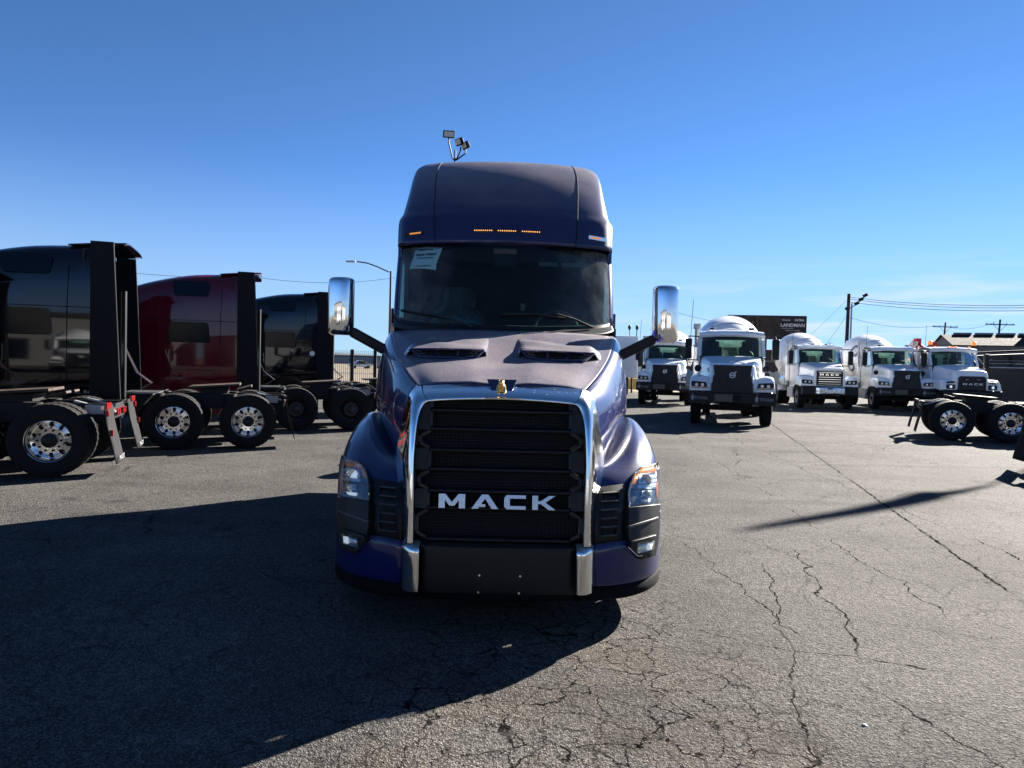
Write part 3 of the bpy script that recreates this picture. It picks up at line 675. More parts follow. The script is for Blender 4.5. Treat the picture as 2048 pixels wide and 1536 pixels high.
    strip([(285, 251, 305, 249), (285, 262, 305, 260)], .058, 3, s).build('low_beam', REFL, hl, thick=.02, bev=.003)
    strip([(285, 267, 306, 265), (288, 273, 302, 271)], .062, 3, s).build('high_beam', LAMPW if s < 0 else REFL, hl, thick=.012)
    for uu, vv, rr in ((294, 228, .040), (295, 258, .032)):
        c = proj(uu, vv, .060); c.x *= s
        MB().lathe([(0, rr), (-.012, rr), (-.016, rr * .86), (-.006, rr * .8)], 20, c, 'Y').build('lamp_ring', CHROME, hl)
    strip([(264, 246, 314, 243), (264, 249, 314, 246)], .060, 3, s).build('lamp_divider', BLKP, hl, thick=.012)
    # bumper corner, blue
    def bp(x, z, o): return P(x, FSY(x, min(z, .6)) - o, z)
    BX = [(.625, .585), (.72, .600), (.80, .603), (.90, .60), (1.0, .585), (1.08, .60), (1.14, .66), (1.175, .71), (1.195, .715)]
    rws = []
    for f, o in ((1.0, .0), (.94, .030), (.55, .040), (.12, .030), (0, .005)):
        r = [bp(x, .30 + (zt - .30) * f, o) for x, zt in BX]
        r.append(P(1.205, 5.75, .30 + (.715 - .30) * f)); rws.append(r)
    MB().patch(rws, 3, 3, mirror=s < 0).build('bumper_corner', PAINTF, hero, smooth=50, thick=.01, off=-1)
    lip = []
    for f, o in ((.305, .0), (.27, .018), (.225, .01), (.20, -.06)):
        lip.append([bp(x, f, o) for x, zt in [(.52, 0)] + BX] + [P(1.2, 5.75, f)])
    MB().patch(lip, 2, 3, mirror=s < 0).build('lower_lip', FLAPB, hero, thick=.01)
    # chrome bumper end block and grille trim
    cb = [[P(.498, 4.60, z), P(.507, 4.575, z), P(.565, 4.578, z), P(.620, 4.64, z), P(.632, 4.70, z)] for z in (.285, .40, .535)]
    cb += [[P(.500, 4.63, .567), P(.508, 4.60, .567), P(.565, 4.60, .572), P(.622, 4.66, .574), P(.632, 4.72, .574)], [P(.50, 4.70, .585), P(.508, 4.69, .588), P(.565, 4.69, .59), P(.622, 4.72, .59), P(.632, 4.76, .59)]]
    MB().patch(cb, 3, 3, mirror=s < 0).build('chrome_bumper_block', CHROMED, hero, smooth=40)
    # outer, crest, inner, back
    T = [((.632, 4.72, .585), (.595, 4.63, .585), (.545, 4.625, .585), (.535, 4.72, .585)),
         ((.658, 4.80, .86), (.592, 4.65, .86), (.548, 4.645, .86), (.538, 4.76, .86)),
         ((.704, 4.90, 1.08), (.598, 4.68, 1.09), (.553, 4.675, 1.10), (.542, 4.80, 1.10)),
         ((.672, 4.93, 1.34), (.595, 4.725, 1.33), (.545, 4.72, 1.32), (.535, 4.85, 1.32)),
         ((.640, 4.97, 1.50), (.585, 4.77, 1.45), (.530, 4.765, 1.415), (.52, 4.89, 1.41)),
         ((.605, 5.00, 1.565), (.560, 4.81, 1.515), (.512, 4.79, 1.460), (.50, 4.92, 1.455)),
         ((.560, 5.01, 1.582), (.525, 4.85, 1.538), (.485, 4.80, 1.488), (.475, 4.93, 1.48))]
    MB().patch([[P(*q) for q in r] for r in T], 4, 4, mirror=s < 0).build('grille_surround', CHROMED if s > 0 else CHROME, hero, smooth=50)
tb = []
for i in range(-5, 6):
    f = i / 5; zz = -.022 * f * f
    tb.append([P(.546 * f, 5.0 + .005, 1.606 + zz * 1.1), P(.522 * f, 4.855, 1.560 + zz), P(.482 * f, 4.80, 1.510 + zz), P(.482 * f, 4.93, 1.502 + zz)])
MB().patch(tb, 2, 4).build('grille_top_trim', CHROME, hero, smooth=50)
# centre bumper panel
cp = [[P(x, y + o, z) for x, y in ((-.498, 4.62), (-.3, 4.60), (0, 4.595), (.3, 4.60), (.498, 4.62))] for z, o in ((.26, .02), (.30, 0), (.54, 0), (.575, .02), (.59, .08))]
bp_ = MB().patch(cp, 3, 3).build('bumper_panel', BLKP, hero, thick=.02, off=-1)
for x, z in ((-.115, .395), (.145, .395), (-.12, .285), (.14, .285)): MB().lathe([(.087, .007), (.100, .007)], 10, (x, 0, z), 'Y').build('bolt', ALU, bp_)
MB().patch([[P(x, 4.605 - .006 + abs(x) * .02, z) for x in (-.19, 0, .19)] for z in (.40, .52)], 1, 2).build('plate_recess', mat('black_plate_pad', (.010, .011, .014), .5), bp_, thick=.004)
MB().patch([[P(x, y + o, z) for x, y in ((-.55, 4.68), (-.3, 4.63), (0, 4.62), (.3, 4.63), (.55, 4.68))] for z, o in ((.29, .0), (.235, .0), (.20, .08))], 2, 3).build('lower_lip', FLAPB, hero, thick=.01)
# grille
def GY(z): return 4.665 + .20 * (z - .6)
Zs = [1.513, 1.428, 1.306, 1.169, 1.046, .908, .80, .605]
wide = [0, 0, 1, 0, 1, 0, 1]
gr_ = empty('grille', (0, 0, 0), parent=hero)
MB().patch([[P(x, GY(z) + .10, z) for x in (-.58, 0, .58)] for z in (.56, 1.0, 1.56)], 1, 1).build('grille_backing', VOID, gr_)
mb = MB()
for i in range(7):
    zt, zb = Zs[i], Zs[i + 1]; hw = .525 if wide[i] else .455
    n = int(hw / .0265)
    for k in range(-n, n + 1):
        x = k * .0265; mb.bar(P(x, GY(zb) + .045, zb), P(x, GY(zt) + .045, zt), .0028, .006, up=(0, 1, 0))
    nz = max(3, int((zt - zb) / .018))
    for k in range(1, nz):
        z = zb + (zt - zb) * k / nz; mb.bar(P(-hw, GY(z) + .050, z), P(hw, GY(z) + .050, z), .006, .0022)
mb.build('grille_mesh', mat('mesh_wire', (.010, .011, .015), .5, spec=.3), gr_, smooth=0, kind='stuff')
for i, z in enumerate(Zs):
    a = MB().patch([[P(-.465, GY(z) + y, z + dz), P(0, GY(z) + y - .006, z + dz), P(.465, GY(z) + y, z + dz)] for y, dz in ((.05, .017), (.0, .012), (-.012, 0), (0, -.014), (.05, -.018))], 2, 3)
    a.build('grille_bar', BLKG, gr_, smooth=50)
for i in range(7):
    zt, zb = Zs[i] - .012, Zs[i + 1] + .012
    for s in (-1, 1):
        a = .463 * s; b = .528 * s
        pts = [P(a, GY(zt), zt), P(b, GY(zt - .035), zt - .035), P(b, GY(zb + .035), zb + .035), P(a, GY(zb), zb)] if wide[i] else [P(a, GY(zt), zt), P(a, GY(zb), zb)]
        mb = MB()
        for p0, p1 in zip(pts[:-1], pts[1:]): mb.bar(p0, p1, .026, .05, up=(0, -1, 0))
        mb.build('grille_side_bar', BLKG, gr_, smooth=0, bev=.004)
        if not wide[i]: # plain filler outside narrow rows
            MB().patch([[P(s * x, GY(z) + .02, z) for x in (.47, .56)] for z in (zt + .02, zb - .02)], 1, 1).build('grille_side_panel', BLKG, gr_, smooth=0, thick=.004)
# word on the grille, each letter its own piece
x = {'M': -.392, 'A': -.181, 'C': .033, 'K': .215}
for ch, x0 in x.items():
    wi = {'M': .172, 'A': .178, 'C': .140, 'K': .156}[ch]; hh = .092
    wp, polys = LET[ch]; mb = MB()
    for poly in polys:
        Q = [(x0 + a / wp * wi, .815 - .010 + b * hh) for a, b in poly]
        mb.prism(Q, lambda a, b: P(a, GY(b) - .040, b), lambda a, b: P(a, GY(b) + .01, b))
    mb.build('grille_letter', mat('letter_chrome', (.62, .57, .52), .2, 1.), gr_, smooth=0, bev=.002)
# hood scoops
for s in (-1, 1):
    sc_ = empty('hood_scoop', parent=hero)
    TOPL = [(.155, 5.93), (.30, 5.90), (.50, 5.905), (.66, 5.94), (.755, 5.99)]
    # raised lid behind the opening, its ends faired into the hood
    zi, zo = 1.852, 1.847
    zt_ = [zi + (zo - zi) * (x - .155) / .6 + .004 * sin(pi * (x - .155) / .6) for x, y in TOPL]
    hts = [z - hoodz(x, y) for z, (x, y) in zip(zt_, TOPL)]
    r0 = [P(s * x, y - .03, z) for (x, y), z in zip(TOPL, zt_)]
    def lid(dy, k):
        r = [P(s * x, y + dy, hoodz(x, y + dy) + h * k) for (x, y), h in zip(TOPL, hts)]
        return [P(s * .115, 5.93 + dy + .03, hoodz(.115, 5.93 + dy) - .004)] + r + [P(s * .85, 6.03 + dy + .03, hoodz(.85, 6.03 + dy) - .004)]
    mb = MB().patch([[P(s * .13, 5.95, hoodz(.13, 5.95) - .002)] + r0 + [P(s * .79, 6.02, hoodz(.79, 6.02) - .002)], lid(.08, .92), lid(.24, .62), lid(.42, .28), lid(.60, -.05)], 3, 3)
    mb.build('scoop_lid', PAINT, sc_, smooth=30)
    BOTL = [(.20, 5.86), (.32, 5.82), (.48, 5.82), (.60, 5.84), (.665, 5.86)]
    b0 = [P(s * x, y, hoodz(x, y) + .004) for x, y in BOTL]
    ring = r0 + b0[::-1]; ring.append(ring[0])
    MB().tube([p + Vector((0, -.004, 0)) for p in ring], .009, 6, cap=False).build('scoop_frame', PAINT, sc_)
    MB().patch([[p + Vector((0, .05, 0)) for p in r0], [p + Vector((0, .05, 0)) for p in b0]], 1, 2).build('scoop_opening', VOID, sc_)
    for k, f in ((1, .35), (2, .66)):
        a = r0[0].lerp(r0[4], f); b = b0[0].lerp(b0[4], f); a.z = min(r0[1].z, r0[2].z); MB().bar(a, b, .016, .014, up=(0, 1, 0)).build('scoop_divider', PAINT, sc_, smooth=0)
    mb = MB()
    for r in range(4):
        for c in range(14):
            f = (c + (.5 if r % 2 else 0)) / 14; t0 = (r + .0) / 3.5
            if f > 1: continue
            def sp(f, t): 
                top = r0[0].lerp(r0[4], f); top.z += .012; bot = b0[0].lerp(b0[4], f); return bot.lerp(top, min(max(t, 0), 1)) + Vector((0, .03, 0))
            cc = 1 / 28
            mb.bar(sp(f, t0), sp(min(f + cc * .6, 1), t0 + .10), .004, .006); mb.bar(sp(min(f + cc * .6, 1), t0 + .10), sp(min(f + cc * 1.4, 1), t0 + .10), .004, .006); mb.bar(sp(min(f + cc * 1.4, 1), t0 + .1), sp(min(f + cc * 2, 1), t0), .004, .006)
    mb.build('scoop_mesh', mat('scoop_mesh_plastic', (.09, .09, .095), .4), sc_, smooth=0, kind='stuff')
MB().bx(-.50, .50, 5.4 - 4.5, 7.0 - 4.5, .35, 1.5).build('engine_block', VOID, hero, smooth=0)
MB().bx(-.65, .65, 5.02 - 4.5, 7.0 - 4.5, .28, .95).build('splash_guard', VOID, hero, smooth=0)
MB().bx(-1.08, 1.08, 6.95 - 4.5, 7.0 - 4.5, .4, 2.0).build('firewall', VOID, hero, smooth=0)
for s in (-1, 1): MB().bx(s * 1.12, s * 1.16, 7.0 - 4.5, 9.7 - 4.5, .28, .9).build('chassis_skirt', PAINTN, hero, smooth=0)
# emblem recess and small dog ornament
mb = MB(); mb.prism([(-.105, 1.655), (.105, 1.655), (.068, 1.575), (.055, 1.566), (-.055, 1.566), (-.068, 1.575)], lambda a, b: P(a, 4.835 + (b - 1.56) * 1.6, b - .016), lambda a, b: P(a, 4.90 + (b - 1.56) * 1.6, b - .016))
mb.build('ornament_recess', mat('navy_gloss', (.002, .004, .03), .12, 0, .3, .5), hero, smooth=0, bev=.004)
dogk = .82
dog = empty('hood_ornament', tuple(P(-.005, 4.80, 1.553)), parent=hero)
mb = MB()
mb.patch([[(-.030, 0, .0), (-.02, -.018, 0), (0, -.02, .0), (.02, -.018, 0), (.030, 0, .0)], [(-.030, 0, .03), (-.018, -.02, .03), (0, -.022, .03), (.018, -.02, .03), (.030, 0, .03)], [(-.027, 0, .06), (-.016, -.026, .06), (0, -.03, .06), (.016, -.026, .06), (.027, 0, .06)], [(-.020, .0, .072), (-.012, -.01, .074), (0, -.012, .075), (.012, -.01, .074), (.02, 0, .072)]], 2, 3)
for s in (-1, 1): mb.tube([(s * .024, -.012, .05), (s * .028, -.022, .02), (s * .027, -.03, .0)], .009, 8, .008)
mb.build('body', GOLD, dog, thick=.012)
mb = MB().lathe([(-.045, .004), (-.042, .014), (-.030, .022), (-.012, .025), (.006, .020), (.012, .004)], 14, (0, 0, .082), 'Y')
mb.lathe([(-.056, .006), (-.054, .013), (-.036, .015)], 10, (0, 0, .076), 'Y'); mb.build('head', GOLD, dog)
for s in (-1, 1): MB().lathe([(0, .008), (.018, .003)], 8, (s * .017, -.012, .096), 'Z').build('ear', GOLD, dog)
dog.scale = (dogk, dogk, dogk)
# marker lamps on the fairing
def fair_pt(x, z, off=.004):
    best = None
    for r0_, r1_ in zip(g[:-1], g[1:]):
        if r0_[0].z <= z <= r1_[0].z:
            f = (z - r0_[0].z) / (r1_[0].z - r0_[0].z)
            row = [a.lerp(b, f) for a, b in zip(r0_, r1_)]
            for a, b in zip(row[:-1], row[1:]):
                if a.x <= x <= b.x and a.y < 4.0: return a.lerp(b, (x - a.x) / (b.x - a.x)) + Vector((0, -off, 0))
            return min(row, key=lambda p: abs(p.x - x) + (9 if p.y > 4 else 0)) + Vector((0, -off, 0))
for xc in (-.232, .012, .262):
    ml = MB().bar(fair_pt(xc - .105, 3.118), fair_pt(xc + .105, 3.118), .016, .024, up=(0, 0, 1)).build('roof_marker_lamp', BLKP, hero, bev=.003)
    mb = MB()
    for k in range(9):
        c = fair_pt(xc - .088 + k * .022, 3.118, .012); mb.lathe([(-.004, .0065), (.004, .0065)], 8, c, 'Y')
    mb.build('marker_leds', LED, ml)
for s in (-1, 1):
    a, b = fair_pt(s * .875, 3.105, .008), fair_pt(s * 1.075, 3.095, .008)
    ml = MB().bar(a, b, .02, .045).build('corner_marker_lamp', CHROME if s > 0 else BLKP, hero, bev=.006)
    MB().bar(a.lerp(b, .08) + Vector((0, -.009, 0)), a.lerp(b, .72) + Vector((0, -.009, 0)), .01, .02).build('marker_lens', AMBER, ml, bev=.004)
# mirrors
for s in (-1, 1):
    mi = empty('mirror', tuple(P(s * 1.635, 7.3, 2.28)), parent=hero)
    rows = []
    for z, k, yy in ((-.285, .80, .03), (-.27, .93, .0), (-.22, .99, -.02), (0, 1.0, -.03), (.22, .99, -.02), (.27, .93, .0), (.285, .80, .03)):
        hw = .122 * k
        rows.append([Vector((s * a * hw, yy + b, z)) for a, b in ((-1.0, .10), (-1.0, .03), (-.80, -.035), (-.3, -.07), (.3, -.065), (.82, -.03), (1.0, .03), (1.0, .10))])
    MB().patch(rows, 4, 4).build('mirror_shell', CHROME, mi, smooth=60, thick=.008)
    MB().bx(-.115, .115, .09, .12, -.265, .265).build('mirror_back', BLKP, mi, bev=.02)
    MB().bx(-.105, .105, .121, .124, -.25, .25).build('mirror_glass', mat('mirror_glass', (.8, .8, .8), .02, 1.), mi, smooth=0)
    mb = MB(); p0 = P(s * 1.535, 7.35, 2.035); p1 = P(s * 1.15, 7.40, 1.83)
    mb.bar(p0, p1, .085, .105); mb.build('mirror_arm', BLKP, hero, bev=.025)
# chassis behind the cab
mb = MB()
for s in (-1, 1): mb.bx(s * .38, s * .46, 5.2 - 4.5, 14.3 - 4.5, .72, 1.0)
for y in (5.6, 6.8, 8.4, 10.2, 11.6, 13.9): mb.bx(-.4, .4, y - 4.56, y - 4.44, .75, .95)
mb.build('frame_rails', STEEL, hero, smooth=0)
for s in (-1, 1):
    wheel(hero, s * 1.04, 6.18 - 4.5, .5, 'blk', False, True, s, 'front_wheel', .96)
    for y in (12.2, 13.5): wheel(hero, s * 1.06, y - 4.5, .5, 'alu', True, False, s, 'rear_wheel', .96)
    MB().lathe([(7.7 - 4.5, .31), (9.5 - 4.5, .31)], 28, (s * .86, 0, .72), 'Y').build('fuel_tank', ALU, hero)
    MB().bx(s * .86, s * 1.2, 7.3 - 4.5, 9.7 - 4.5, .32, .42).build('cab_step', STEEL, hero, bev=.01)
    MB().bx(s * .8, s * 1.2, 14.3 - 4.5, 14.32 - 4.5, .2, .95).build('mud_flap', BLKP, hero)
MB().bx(-.95, .95, 6.1 - 4.5, 6.24 - 4.5, .42, .56).build('front_axle', STEEL, hero)
MB().box((0, 8.35, 1.12), (.9, 1.0, .05), (.06, 0, 0)).build('fifth_wheel_plate', GREASE, hero, bev=.02)
MB().bx(-.53, .53, 5.25 - 4.5, 5.3 - 4.5, .35, 1.3).build('radiator', VOID, hero, smooth=0)

# ------------------------------------------------------------------ parked highway tractors (cab rear at local y=0, y towards the rear)
def sleeper_tractor(label, paint, rim, corner, theta, cab=True, near=1, flapmat=FLAPB, group=None, seg_text=None, decal=None, winmat=DKGLASS):
    """corner = ground point of the near rear cab corner (or of a wheel, see callers); theta = heading of the local +y axis"""
    t = empty('semi_truck', (corner[0], corner[1], 0), theta - pi / 2, label, 'truck', group)
    if cab:
        ZT = [(-.33, 3.75), (-.45, 3.76), (-.62, 3.72), (-1.3, 3.67), (-1.9, 3.55), (-2.5, 3.37), (-2.95, 3.14), (-3.25, 2.92)]
        rows = []
        for y, zt in ZT:
            k = 1 - .06 * max(0, (-y - 2.0))
            half = [(0, zt + .02), (.5, zt), (.88, zt - .05), (1.07, zt - .2), (1.165, zt - .55), (1.195, 2.54), (1.205, 2.0), (1.205, 1.4), (1.19, .92)]
            half = [(x * k, min(z, zt)) for x, z in half]
            rows.append([Vector((-x, y, z)) for x, z in half[::-1][:-1]] + [Vector((x, y, z)) for x, z in half])
        MB().patch(rows, 3, 3).build('sleeper_body', paint, t, smooth=50)
        MB().bx(-1.15, 1.15, -.50, -.46, .92, 3.6).build('back_wall', BLKP, t, smooth=0)
        # trailing roof lip
        MB().patch([[Vector((x, y, 3.78 + dz - .06 * (abs(x) / 1.05) ** 4)) for x in (-1.0, -.6, 0, .6, 1.0)] for y, dz in ((-.75, -.06), (-.3, -.01), (.16, .02))], 3, 3).build('roof_lip', paint, t, thick=.03)
        # cab, windscreen, bonnet
        half = lambda W, zt, zb: [(0, zt), (W * .5, zt - .01), (W * .85, zt - .05), (W, zt - .2), (W * 1.02, (zt + zb) / 2), (W * 1.02, zb)]
        def R(y, W, zt, zb=.6): h = half(W, zt, zb); return [Vector((-x, y, z)) for x, z in h[::-1][:-1]] + [Vector((x, y, z)) for x, z in h]
        MB().patch([R(-4.12, 1.08, 1.95), R(-4.7, 1.0, 1.9), R(-5.4, .92, 1.72), R(-5.75, .85, 1.55), R(-5.85, .8, 1.3, .6)], 3, 3).build('hood', paint, t, smooth=50)
        MB().patch([[Vector((x * 1.1, -3.25 - .28 * (1 - (x) ** 2) , 2.92)) for x in (-1, -.6, 0, .6, 1)], [Vector((x * 1.12, -3.8 - .3 * (1 - x * x), 2.02)) for x in (-1, -.6, 0, .6, 1)]], 3, 3).build('windscreen', GLASST, t)
        for s in (-1, 1):
            MB().add([(1.15 * s, -3.25, .7), (1.15 * s, -4.15, .7), (1.15 * s, -4.15, 1.95), (1.15 * s, -3.8, 2.02), (1.12 * s, -3.25, 2.92)], [(0, 1, 2, 3, 4)]).build('cab_side', paint, t, smooth=0, thick=.03)
            MB().patch([[Vector((s * 1.02, y, z)), Vector((s * 1.22, y - .0, z - .04)), Vector((s * 1.24, y, z - .3))] for y, z in ((-5.6, .75), (-5.45, 1.1), (-5.0, 1.28), (-4.5, 1.15), (-4.2, .8))], 3, 3).build('front_fender', paint, t, thick=.02)
            MB().box((s * 1.38, -3.75, 2.4), (.2, .14, .6)).build('mirror', BLKP, t, bev=.03); MB().bar((s * 1.3, -3.7, 2.15), (s * 1.08, -3.6, 2.1), .05, .06).build('mirror_arm', BLKP, t)
            MB().add([(1.175 * s, -3.35, 2.05), (1.175 * s, -3.75, 2.05), (1.165 * s, -3.4, 2.65), (1.165 * s, -3.2, 2.65)], [(0, 1, 2, 3)]).build('door_window', winmat, t, smooth=0, thick=.02)
            wheel(t, s * 1.02, -4.8, .5, rim, False, True, s, 'front_wheel', .95)
            MB().prism([(-.36, 3.74), (0, 3.74), (.12, .95), (-.36, .95)], lambda a, b: Vector((s * 1.17, a, b)), lambda a, b: Vector((s * 1.225, a, b))).build('side_extender', FAIR, t, smooth=0, bev=.006)
            MB().prism([(-.01, 3.74), (.005, 3.74), (.135, .93), (.12, .93)], lambda a, b: Vector((s * 1.165, a, b)), lambda a, b: Vector((s * 1.23, a, b))).build('extender_edge', BLKP, t, smooth=0)
            # seams
            fx = lambda z: 1.1985 + (.0075 if z < 2.1 else 0)
            mb = MB(); mb.bar((s * 1.2045, -.72, .95), (s * 1.2045, -.72, 2.54), .012, .012); mb.bar((s * 1.197, -.72, 2.54), (s * 1.165, -.70, 3.3), .012, .012); mb.bar((s * 1.197, -.3, 2.56), (s * 1.197, -2.3, 2.56), .012, .014)
            mb.build('panel_seam', VOID, t, smooth=0)
            def rr(y0, y1, z0, z1, sk=.0, r=.07, lean=0):
                pts = []
                for cy, cz, a0 in ((y0 - r, z1 - r, 0), (y1 + r, z1 - r, 90), (y1 + r, z0 + r, 180), (y0 - r, z0 + r, 270)):
                    for k in range(4): 
                        a = radians(a0 + k * 30); yy = cy + cos(a) * r; zz = cz + sin(a) * r
                        pts.append((yy - sk * (zz - z0) / (z1 - z0) * 0 + lean * (z1 - zz) * (1 if yy > (y0 + y1) / 2 else -1), zz))
                return pts
            MB().prism(rr(-.95, -1.75, 3.12, 3.46, lean=-.12), lambda a, b: Vector((s * (1.178 - (b - 3.12) * .10), a, b)), lambda a, b: Vector((s * (1.190 - (b - 3.12) * .10), a, b))).build('upper_side_window', winmat, t, smooth=0)
            MB().prism(rr(-.98, -1.80, 2.05, 2.52, lean=.10), lambda a, b: Vector((s * 1.195, a, b)), lambda a, b: Vector((s * 1.213, a, b))).build('side_window', winmat, t, smooth=0)
            ol = [Vector((s * 1.207, a, b)) for a, b in rr(-.82, -1.9, 1.0, 1.42)]; ol.append(ol[0])
            MB().tube(ol, .007, 4, cap=False).build('locker_door_seam', VOID, t)
            MB().bx(s * 1.13, s * 1.2, -4.0, -.3, .38, .93).build('side_skirt', paint if decal else BLKP, t, bev=.01)
            MB().lathe([(-2.8, .3), (-1.0, .3)], 24, (s * .82, 0, .66), 'Y').build('fuel_tank', ALU, t)
        if seg_text: text(seg_text, .085, GTXT, t, Matrix.Translation((1.212, -.46, 1.06)) @ RSIDE, sx=1.5)
        if decal: MB().lathe([(0, .075), (.004, .075)], 20, (1.207, decal[0], decal[1]), 'X').build('oval_badge', WHITE, t)
        # hoses and catwalk hardware behind the cab
        for k, cm in enumerate((BLKP, mat('hose_red', (.05, .006, .006), .5), mat('hose_blue', (.006, .012, .05), .5))):
            MB().tube([(.1 + .08 * k, .02, 1.9), (.1 + .1 * k, .25, 1.4), (.05 + .12 * k, .5, 1.2), (.0 + .1 * k, .3, 1.08)], .014, 6).build('air_hose', cm, t)
        MB().bx(.95, 1.12, .02, .05, 1.55, 1.95).build('notice_plate', PAPER, t)
        MB().tube([(.85, .12, .95), (.85, .12, 2.9)], .05, 10).build('exhaust_stack', BLKP, t)
    # chassis
    mb = MB()
    for s in (-1, 1): mb.bx(s * .38, s * .46, -5.4 if cab else -3.2, 2.95, .72, 1.0)
    for y in (-2, -.5, .5, 1.65, 2.85): mb.bx(-.4, .4, y - .06, y + .06, .75, .95)
    mb.build('frame_rails', STEEL, t, smooth=0)
    mb = MB()
    for y in (1.00, 2.30):
        mb.lathe([(-.85, .10), (-.3, .11), (-.22, .22), (.22, .22), (.3, .11), (.85, .10)], 14, (0, y, .5), 'X')
        for s in (-1, 1): mb.lathe([(.32, .13), (.62, .13)], 12, (s * .52, y - .35, .40), 'Z')
    mb.build('axles', STEEL, t)
    MB().bx(-.45, .45, .05, .65, 1.0, 1.03).build('deck_plate', mat('tread_plate', (.20, .21, .22), .35, .8, bump=.01, bscale=25), t, smooth=0)
    mb = MB(); mb.box((0, 1.65, 1.16), (.90, .95, .045), (.07, 0, 0)); mb.box((-.26, 2.2, 1.12), (.30, .30, .04), (.28, 0, 0)); mb.box((.26, 2.2, 1.12), (.30, .30, .04), (.28, 0, 0))
    mb.build('fifth_wheel_plate', GREASE, t, smooth=0, bev=.01)
    MB().bx(-.36, .36, 1.4, 1.9, 1.0, 1.13).build('fifth_wheel_bracket', STEEL, t, bev=.01)
    mb = MB(); 
    for s in (-1, 1): mb.bar((s * .40, 2.45, 1.03), (s * .44, 3.0, .88), .09, .03)
    mb.build('ramp_rails', GALV, t, smooth=0)
    for s in (-1, 1):
        for y in (1.00, 2.30): wheel(t, s * 1.06, y, .52, rim, True, False, s)
        arc = [Vector((s * .9, 1.00 + cos(a) * .60, .52 + sin(a) * .62)) for a in [radians(q) for q in range(125, 215, 12)]]
        MB().patch([[p + Vector((s * dx, 0, 0)) for p in arc] for dx in (-.28, 0, .28)], 1, 2).build('quarter_fender', BLKP, t, thick=.015)
        br = MB(); br.bar((s * .4, 2.97, .98), (s * 1.18, 2.97, .98), .05, .06); br.build('flap_bracket', ALU if flapmat is FLAPG else STEEL, t, smooth=0)
        fl = MB().patch([[Vector((s * x, 2.99 + dy, z)) for x in (.62, .9, 1.2)] for z, dy in ((1.0, 0), (.75, .03), (.45, .10), (.18, .16))], 3, 2).build('mud_flap', flapmat, t, thick=.012)
        if flapmat is FLAPG:
            text('MACK', .10, GTXT, fl, Matrix.Translation((s * .90, 3.17, .25)) @ Matrix.Rotation(pi, 4, 'Z') @ RX, sx=1.4)
            for z, w_ in ((1.0, .5), (.90, .1), (.62, .03)):
                MB().bx(s * (1.17 - w_ * .6), s * 1.18, 2.975 + (1 - z) * .2, 3.025 + (1 - z) * .2, z - .045, z + .045).build('red_reflector', RED, fl, bev=.01)
        for k in range(2): MB().lathe([(2.97, .055), (3.02, .05)], 14, (s * (.16 + .15 * k), 0, .86), 'Y').build('tail_lamp', RED, t)
    MB().bx(-.5, .5, 2.92, 2.97, .76, .98).build('rear_crossmember', STEEL, t, bev=.01)
    MB().bx(.47, .475, 2.6, 2.85, .84, .98).build('data_plate', GALV, t, smooth=0)
    return t
def axis_loc(corner, th, lx, ly):
    """root so that local (lx, ly) lands on the given ground point; local y points along th"""
    yv = Vector((cos(th), sin(th))); xv = Vector((sin(th), -cos(th)))
    p = Vector((corner[0], corner[1])) - xv * lx - yv * ly
    return (p.x, p.y)
TH = radians(19)
def px_near(px, Y): return ((px - 1024) / F * Y, Y)
sleeper_tractor('glossy black sleeper tractor left of the maroon one, with polished wheels', BPAINT, 'alu', axis_loc((-7.17, 13.0), TH, 1.2, 0), TH, seg_text='VNL 860T', group='sleeper tractors parked in a row')
sleeper_tractor('maroon sleeper tractor with black wheels parked between two black ones', RPAINT, 'blk', axis_loc((-6.12, 17.1), TH, 1.2, 0), TH, decal=(-2.55, 1.35), group='sleeper tractors parked in a row')
sleeper_tractor('black sleeper tractor with smaller side badge, farthest of the row beside the iron fence', BPAINT, 'blk', axis_loc((-5.48, 21.7), TH, 1.2, 0), TH, decal=(-.5, 1.9), group='sleeper tractors parked in a row')
sleeper_tractor('nearest tractor chassis at the left edge with grey mud flaps', BPAINT, 'alu', axis_loc((-6.40, 10.0), TH, 1.2, 2.30), TH, flapmat=FLAPG)
sleeper_tractor('bare tractor chassis with polished wheels and fifth wheel at the right edge', BPAINT, 'alu', axis_loc((11.65, 19.1), radians(156), -1.2, 2.30), radians(156), cab=False)
sleeper_tractor('tractor tail with black mud flap cut by the right picture edge', BPAINT, 'alu', axis_loc((9.02, 11.4), radians(165), -1.2, 3.05), radians(165), cab=False)

